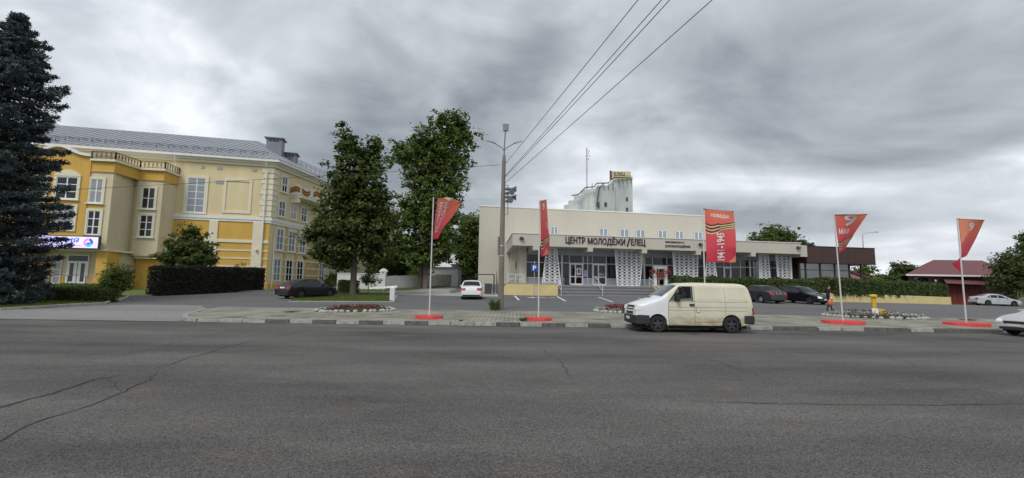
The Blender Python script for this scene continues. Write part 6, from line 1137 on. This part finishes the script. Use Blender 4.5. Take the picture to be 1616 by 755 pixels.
# big dark broadleaf on the lawn
X0, Y0 = -13.6, 40.0
B = [(X0-1.3, Y0, 14.4, 1.0, 1.2, 1.3), (X0+1.1, Y0+.2, 14.0, .8, 1.0, 1.2), (X0-.4, Y0, 13.0, 1.7, 1.5, 1.3), (X0+1.0, Y0, 12.0, 1.4, 1.5, 1.2), (X0-1.3, Y0, 11.0, 1.3, 1.6, 1.2), (X0+.5, Y0, 10.4, 2.0, 2.0, 1.2), (X0+2.0, Y0, 9.2, 1.2, 1.6, 1.2), (X0-1.6, Y0-.3, 9.0, 1.4, 1.8, 1.3), (X0+.3, Y0, 8.6, 2.0, 2.0, 1.4), (X0-2.9, Y0, 7.3, 1.1, 1.4, .9), (X0+2.4, Y0, 7.3, 1.0, 1.6, 1.1), (X0-.6, Y0-.6, 7.0, 2.0, 2.0, 1.3), (X0-3.5, Y0, 6.0, 1.2, 1.3, .8), (X0-2.0, Y0, 5.5, 1.5, 1.6, 1.0), (X0+1.5, Y0, 5.9, 1.7, 1.8, 1.2), (X0-3.0, Y0, 4.5, 1.0, 1.2, .8), (X0+1.7, Y0+.3, 4.4, 1.3, 1.5, .9), (X0-.8, Y0-.4, 4.9, 1.6, 1.5, .9), (X0-1.4, Y0+.4, 3.7, 1.2, 1.3, .7)]
tree(X0, Y0, 4.6, .27, B, 'leaf_dark', 24000, .34, 'big dark green broadleaf tree on the lawn beside the yellow building', clump=.45)
# taller pale-topped trees behind
X1, Y1 = -11.6, 57.0
B = [(X1+3.6, Y1, 21.9, 2.6, 2.4, 2.0), (X1+5.3, Y1, 20.8, 1.5, 1.6, 1.8), (X1+1.2, Y1, 19.8, 2.6, 2.4, 1.6), (X1-1.6, Y1, 18.6, 2.3, 2.2, 1.5), (X1-3.4, Y1, 18.0, 1.0, 1.2, 1.1), (X1+3.0, Y1, 17.8, 3.0, 2.6, 2.0), (X1+.3, Y1, 15.6, 2.6, 2.6, 2.0), (X1+3.6, Y1, 14.2, 2.1, 2.4, 2.4), (X1+1.6, Y1-.3, 17.2, 2.2, 2.0, 1.4)]
tree(X1+.4, Y1, 10.5, .36, B, 'leaf_mid', 22000, .37, 'tallest light green tree with a forked crown behind the white wall', clump=.55, bark='bark_pale', lean=(1.0, 0))
X2, Y2 = -10.4, 56.2
B = [(X2+.2, Y2, 12.2, 3.0, 2.4, 1.9), (X2+2.3, Y2, 12.8, 1.6, 2.0, 1.5), (X2+2.7, Y2, 10.6, 1.7, 2.0, 1.4), (X2-1.8, Y2, 10.3, 2.4, 2.2, 1.9), (X2+1.2, Y2, 8.6, 2.8, 2.4, 1.9), (X2-2.2, Y2, 7.2, 2.3, 2.0, 1.7), (X2+1.8, Y2, 6.0, 2.0, 2.0, 1.4), (X2-.6, Y2, 5.4, 2.2, 2.0, 1.2)]
tree(X2, Y2, 6.5, .33, B, 'leaf_mid', 20000, .36, 'broad tree with low spreading crown just in front of the tallest one', clump=.5, bark='bark_pale')
B = [(-5.6, 73, 12.0, 1.8, 1.8, 1.4), (-7.2, 73, 4.6, 1.8, 1.6, 1.2), (-4.6, 73, 4.9, 1.5, 1.6, 1.2), (-4.6, 73, 7.2, 1.5, 1.6, 1.4), (-6.9, 74, 11.2, 2.6, 2.2, 2.2), (-5.2, 74, 9.2, 2.4, 2.2, 2.2), (-8.3, 74, 8.6, 2.3, 2.2, 1.9), (-6.6, 74, 6.4, 2.4, 2.2, 1.5)]
tree(-6.3, 73, 6.0, .22, B, 'leaf_mid', 17000, .36, 'rounded green tree by the blue shed next to the beige wall', clump=.55, zb=1.6)
B = [(-13.9, 45.2, 2.9, .55, .5, .5), (-13.6, 45.2, 2.3, .75, .6, .45), (-14.2, 45.1, 2.3, .5, .5, .4), (-13.9, 45.2, 3.5, .3, .3, .35)]
tree(-13.9, 45.2, 1.8, .04, B, 'leaf_light', 1500, .16, 'slender young tree with light green leaves on the lawn', clump=.2)
B = [(-29.0, 41.5, 5.2, 1.7, 1.4, 1.1), (-29.9, 41.5, 3.9, 1.6, 1.4, 1.1), (-27.9, 41.3, 4.0, 1.5, 1.4, 1.1), (-28.9, 41.2, 3.2, 1.9, 1.5, .9), (-28.8, 41.5, 6.3, .8, .8, .6)]
tree(-28.9, 41.5, 2.6, .11, B, 'leaf_dark', 13000, .24, 'small round-crowned tree behind the tall dark hedge', clump=.3)
for x, y, h, w_, lm, l in ((48.6, 85, 14.6, 4.9, 'leaf_mid', 'large round tree rising behind the low beige roof'), (55.6, 88, 11.8, 2.0, 'leaf_far', 'smaller tree top just right of the large one behind the brown pavilion'), (66.5, 86, 7.6, 3.4, 'leaf_mid', 'bushy tree behind the hedge beside the pink shed'), (61.8, 90, 7.0, 2.6, 'leaf_far', 'low bushy tree between the pink shed and its taller neighbour'), (61.0, 71.5, 6.6, 2.6, 'leaf_dark', 'dark bushy tree in front of the red-roofed house'), (-18.5, 68, 9, 3.4, 'leaf_mid', 'green tree behind the white wall by the yellow building'), (-15.0, 70, 8, 3.0, 'leaf_far', 'pale green tree behind the white wall')):
    B = [(x+rng.normal()*w_*.35, y+rng.normal()*w_*.3, h-w_*.45-k_*w_*.42, w_*rng.uniform(.45, .62), w_*.5, w_*rng.uniform(.32, .42)) for k_ in range(3)]+[(x-w_*.5, y, h-w_*1.0, w_*.5, w_*.5, w_*.4), (x+w_*.5, y, h-w_*.95, w_*.5, w_*.5, w_*.4), (x, y, h-w_*1.35, w_*.7, w_*.6, w_*.45)]
    if x == 48.6: B = [(45.6, y, 10.2, 2.4, 2.2, 1.7), (48.4, y, 11.9, 2.8, 2.4, 2.0), (50.8, y, 11.0, 2.2, 2.2, 1.8), (52.4, y, 9.6, 1.5, 1.8, 1.4), (47.6, y, 9.0, 4.0, 2.6, 1.8)]
    tree(x, y, h*.5, .2, B, lm, 9000 if x != 48.6 else 13000, .42, l, 'trees behind the buildings', clump=.55)
X3, Y3 = 66.6, 60.8
B = [(X3-.3, Y3, 5.2, 2.5, 2.2, 2.1), (X3+1.6, Y3, 4.0, 2.4, 2.2, 1.9), (X3-1.2, Y3, 3.2, 1.9, 2, 1.3), (X3+1.4, Y3, 6.6, 1.7, 1.6, 1.4), (X3+2.4, Y3, 8.2, 1.9, 1.6, 1.4), (X3+1.1, Y3, 9.3, .9, .8, .7), (X3+3.4, Y3, 9.6, 1.5, 1.5, 1.3)]
tree(X3+1.0, Y3+.3, 3.6, .22, B, 'leaf_dark', 22000, .30, 'dark leafy tree over the silver car by the red gate', clump=.42)
for k_ in range(26):    # wooded skyline closing the view between the buildings
    pass
tp_, tn_ = crown_pts([(x, 150+rng.uniform(-18, 40), rng.uniform(2, 5), rng.uniform(6, 10), 6, rng.uniform(3.2, 5.5)) for x in list(np.arange(-90, -2, 7))+list(np.arange(92, 230, 8))], 34000, 1.0, 26)
wd = leaves('distant_wood', 'leaf_far', tp_, tn_, rng.uniform(.6, 1.2, len(tp_)), None, .7, .4, 'stuff'); tag(wd, 'far wooded skyline between and beyond the buildings', 'wood')
# blue spruce at the left edge
SX, SY = -28.9, 25.5; SZ = T(SX, SY)-.05; SH = 17.2
sp_o = empty('spruce_tree', (SX, SY, SZ), 'tall blue-grey spruce standing on the lawn in front of the yellow building', 'tree'); mb = MB(); mb.tube([(SX, SY, SZ-.3), (SX, SY, SZ+8), (SX, SY, SZ+SH-.2)], [.3, .18, .02], 9); mb.build('trunk', 'bark', sp_o)
bmB = MB(); P, Dn, Sz = [], [], []; z = .5
while z < SH-.15:
    rad = interp([(0, 2.5), (2, 2.7), (6, 2.85), (9.5, 2.75), (12.5, 2.3), (14.5, 1.55), (16.2, .75), (17.2, .12)], z); nb_ = max(4, int(9-z*.2))
    a0 = rng.uniform(0, 6.28)
    for k_ in range(nb_):
        a = a0+2*PI*k_/nb_+rng.normal()*.14; L_ = rad*rng.uniform(.6, 1.18); dx, dy = math.cos(a), math.sin(a); zz0 = z+rng.uniform(-.12, .12); up = .12 if z > 12 else -.06
        tipz = lambda s_: zz0+L_*(up*s_-.22*s_+.2*s_**3) if z < 13 else zz0+L_*(.12*s_)
        bmB.tube([(SX+dx*L_*s_, SY+dy*L_*s_, SZ+tipz(s_)) for s_ in (0, .5, 1)], [.04, .025, .008], 4, False)
        n = int(46*L_)+14; s_ = rng.uniform(.12, 1.03, n)**.8; sw = (1.08-s_)*L_*.26+.05; off = rng.normal(size=n)*sw
        q = np.column_stack([SX+dx*L_*s_-dy*off, SY+dy*L_*s_+dx*off, SZ+np.array([tipz(v0) for v0 in s_])-np.abs(off)*.22-rng.uniform(0, .14, n)]); rep = 4
        q = np.repeat(q, rep, 0)+rng.normal(size=(n*rep, 3))*.06; P.append(q)
        Dn.append(np.tile([dx*.2, dy*.2, .9], (n*rep, 1))); Sz.append(rng.uniform(.14, .30, n*rep))
    z += .44 if z < 12 else .34
bmB.build('branches', 'bark', sp_o); leaves('needles', 'needle_blue', np.concatenate(P), np.concatenate(Dn), np.concatenate(Sz), sp_o, .26, .5)
# hedges and bushes
def hedge(path, w_, h0, h1, zb, leafm, n, size, label, name='hedge', rough=.05, cat='hedge', core='leaf_hedge', top=.35):
    """clipped or spreading hedge: leaves over the surface of a swept block, with an opaque twiggy core"""
    a = [Vector(p) for p in path]; seg = [(p, q, (q-p).length) for p, q in zip(a[:-1], a[1:])]; tot = sum(s[2] for s in seg); mid = a[0].lerp(a[-1], .5); zf = zb if callable(zb) else (lambda x_, y_: zb)
    o = empty(name, (mid.x, mid.y, zf(mid.x, mid.y)), label, cat); mb = MB()
    for p, q, l in seg:
        d = (q-p).normalized(); n_ = Vector((-d.y, d.x))*w_*.40; e_ = d*min(.12, l*.1)
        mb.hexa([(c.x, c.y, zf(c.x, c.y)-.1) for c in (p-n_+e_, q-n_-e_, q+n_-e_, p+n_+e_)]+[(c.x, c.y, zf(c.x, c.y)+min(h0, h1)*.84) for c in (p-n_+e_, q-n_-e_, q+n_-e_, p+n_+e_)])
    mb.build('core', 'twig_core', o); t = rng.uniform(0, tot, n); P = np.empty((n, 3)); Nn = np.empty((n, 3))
    for i in range(n):
        s_ = t[i]; j = 0
        while s_ > seg[j][2] and j < len(seg)-1: s_ -= seg[j][2]; j += 1
        p, q, l = seg[j]; d = (q-p)/l; n_ = Vector((-d.y, d.x)); c = p+d*s_; h = h0+(h1-h0)*t[i]/tot; u = rng.random(); bump = rough*(math.sin(t[i]*2.1)+math.sin(t[i]*5.3+1))
        if u < top: off = rng.uniform(-.5, .5); zz_ = h+bump-(abs(off)*2)**4*.12*h; nv = (0, 0, 1)
        elif u < .93: sg = -1 if rng.random() < .7 else 1; zz_ = rng.uniform(.0, 1)**.8*h; off = sg*(.5+bump*.2); nv = (n_.x*sg, n_.y*sg, .3)
        else: off = rng.uniform(-.5, .5); zz_ = rng.uniform(0, h); c = a[0] if rng.random() < .5 else a[-1]; sg = -1 if c is a[0] else 1; nv = (d.x*sg, d.y*sg, .2)
        x_, y_ = c.x+n_.x*off*w_, c.y+n_.y*off*w_; P[i] = (x_, y_, zf(x_, y_)+zz_); Nn[i] = nv
    P += rng.normal(size=P.shape)*size*.35; leaves('foliage', leafm, P, Nn, rng.uniform(size*.7, size*1.3, n), o, .6, .35); return o
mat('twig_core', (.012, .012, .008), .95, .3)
hedge([(-27.6, 35.9), (-25.0, 46.0)], 1.3, 2.25, 2.2, T, 'leaf_hedge', 30000, .13, 'tall clipped almost black hedge in front of the yellow building', rough=.02)
hedge([(-30.5, 29.6), (-24.6, 28.7)], .9, .8, .8, T, 'leaf_box', 6500, .10, 'low clipped dark green hedge by the driveway under the spruce', rough=.02)
hedge([(-36.5, 37.6), (-32.2, 37.0)], .8, .75, .75, T, 'leaf_light', 3500, .11, 'low bright green hedge before the entrance steps', rough=.02)
hedge([(-16.6, 45.3), (-15.0, 45.2)], 1.4, 1.15, 1.1, T, 'leaf_box', 4200, .11, 'small dark clipped bush by the trunk of the big tree', rough=.03, cat='bush', name='bush')
def juniper_top(x, y): return T(x, y)+.62
hedge([(15.8, 45.3), (29.5, 44.3)], 2.3, 1.35, 1.3, juniper_top, 'leaf_juniper', 26000, .17, 'spreading juniper hedge behind the two parked dark cars', rough=.10)
hedge([(29.6, 44.5), (38.5, 48.2), (47.6, 52.4)], 2.5, 1.45, 1.5, juniper_top, 'leaf_juniper', 30000, .18, 'spreading juniper hedge overhanging the low yellow wall', rough=.12)
def bush(x, y, r_, h, lm, n, size, label, zb=None):
    z = T(x, y) if zb is None else zb; o = empty('bush', (x, y, z), label, 'bush'); mb = MB()
    for k_ in range(7): a = k_*.9; mb.tube([(x, y, z-.1), (x+.5*r_*math.cos(a), y+.5*r_*math.sin(a), z+h*.55)], [.03, .012], 5)
    mb.build('stems', 'bark', o); P, Nn = crown_pts([(x, y, z+h*.45, r_*.8, r_*.8, h*.42), (x+r_*.2, y, z+h*.7, r_*.6, r_*.6, h*.28), (x-r_*.25, y, z+h*.3, r_*.75, r_*.7, h*.3)], n, size*1.6, 20); P[:, 2] = np.maximum(P[:, 2], z+.02); leaves('foliage', lm, P, Nn, rng.uniform(size*.7, size*1.3, len(P)), o, .6, .4)
bush(-28.9, 34.0, 1.15, 2.45, 'leaf_mid', 6000, .15, 'rounded leafy bush at the near end of the tall dark hedge'); bush(-25.6, 43.6, .9, 2.9, 'leaf_mid', 1800, .15, 'bush top showing above the tall dark hedge')
bush(-22.6, 58.5, 1.0, 1.9, 'leaf_mid', 3000, .16, 'leafy bush at the far corner of the yellow building'); bush(-13.4, 66, 1.6, 2.8, 'leaf_light', 3600, .2, 'light green bush above the white wall'); bush(-5.4, 69, 1.6, 1.6, 'leaf_mid', 3000, .2, 'low bushes at the foot of the blue shed')
# weeds at the foot of the lamp pole, grass on the lawns
def tuft(x, y, r_, h, n, label, lm='bed_green'):
    z = T(x, y); o = empty('weed_tuft', (x, y, z), label, 'plant', 'weeds on the pavement'); mb = MB()
    for k_ in range(n):
        a, d = rng.uniform(0, 6.28), rng.uniform(0, 1); bx, by = x+math.cos(a)*r_*.5*d, y+math.sin(a)*r_*.5*d; hh = h*rng.uniform(.4, 1); lx_, ly_ = math.cos(a)*r_*rng.uniform(.3, 1), math.sin(a)*r_*rng.uniform(.3, 1); w_ = .012
        mb.add([(bx-w_, by, z), (bx+w_, by, z), (bx+lx_*.4+w_*.8, by+ly_*.4, z+hh*.7), (bx+lx_*.4-w_*.8, by+ly_*.4, z+hh*.7), (bx+lx_, by+ly_, z+hh)], [(0, 1, 2, 3), (3, 2, 4)])
    mb.build('blades', lm, o)
tuft(-.95, 27.0, .45, .75, 170, 'tall weeds growing at the foot of the lamp pole'); tuft(.55, 21.2, .25, .22, 70, 'small weed tuft on the pavement beside the narrow flag base'); tuft(-2.2, 20.75, .12, .1, 30, 'tiny weed at the kerb beside the folded flag base')
tuft(24.6, 25.2, .5, .12, 90, 'flat weed patch at the end of the silvery flower bed'); tuft(-11.2, 24.0, .6, .1, 90, 'flat weed patch beside the dark red flower bed')
leafmat('grass_blade', (.075, .125, .022), (.17, .22, .055), .4)
def grass(poly, n, h, name='grass'):
    from mathutils.geometry import tessellate_polygon
    tri = [[poly[i] for i in t_] for t_ in tessellate_polygon([[Vector((*p, 0)) for p in poly]])]; ar_ = np.array([abs((b[0]-a[0])*(c[1]-a[1])-(c[0]-a[0])*(b[1]-a[1]))/2 for a, b, c in tri]); cnt = rng.multinomial(n, ar_/ar_.sum()); V = []
    for (a, b, c), k_ in zip(tri, cnt):
        u, w_ = rng.random(k_), rng.random(k_); fl = u+w_ > 1; u[fl] = 1-u[fl]; w_[fl] = 1-w_[fl]; V.append(np.column_stack([a[0]+(b[0]-a[0])*u+(c[0]-a[0])*w_, a[1]+(b[1]-a[1])*u+(c[1]-a[1])*w_]))
    V = np.concatenate(V); zz_ = np.array([T(*p) for p in V])+.03; P = np.column_stack([V, zz_+h*.45]); nr = rng.normal(size=(len(P), 3)); nr[:, 2] *= .25
    o = leaves(name, 'grass_blade', P, nr, rng.uniform(h*.8, h*1.7, len(P)), None, .2, .1, 'stuff'); tag(o, None, 'grass')
grass(LAWN1, 16000, .10); o1 = grass([(-33, 22.2), (-24.9, 22.7), (-24.0, 27.4), (-28.5, 34.4), (-33, 34.4)], 16000, .11); grass(LAWN3, 12000, .13)
gi = 0
for o in bpy.data.objects:
    if o.name.startswith('grass') and o.get('kind') == 'stuff': o['label'] = ('short green grass on the lawn under the big dark tree', 'grass on the lawn around the blue spruce', 'grass along the white wall behind the trees')[gi]; gi += 1
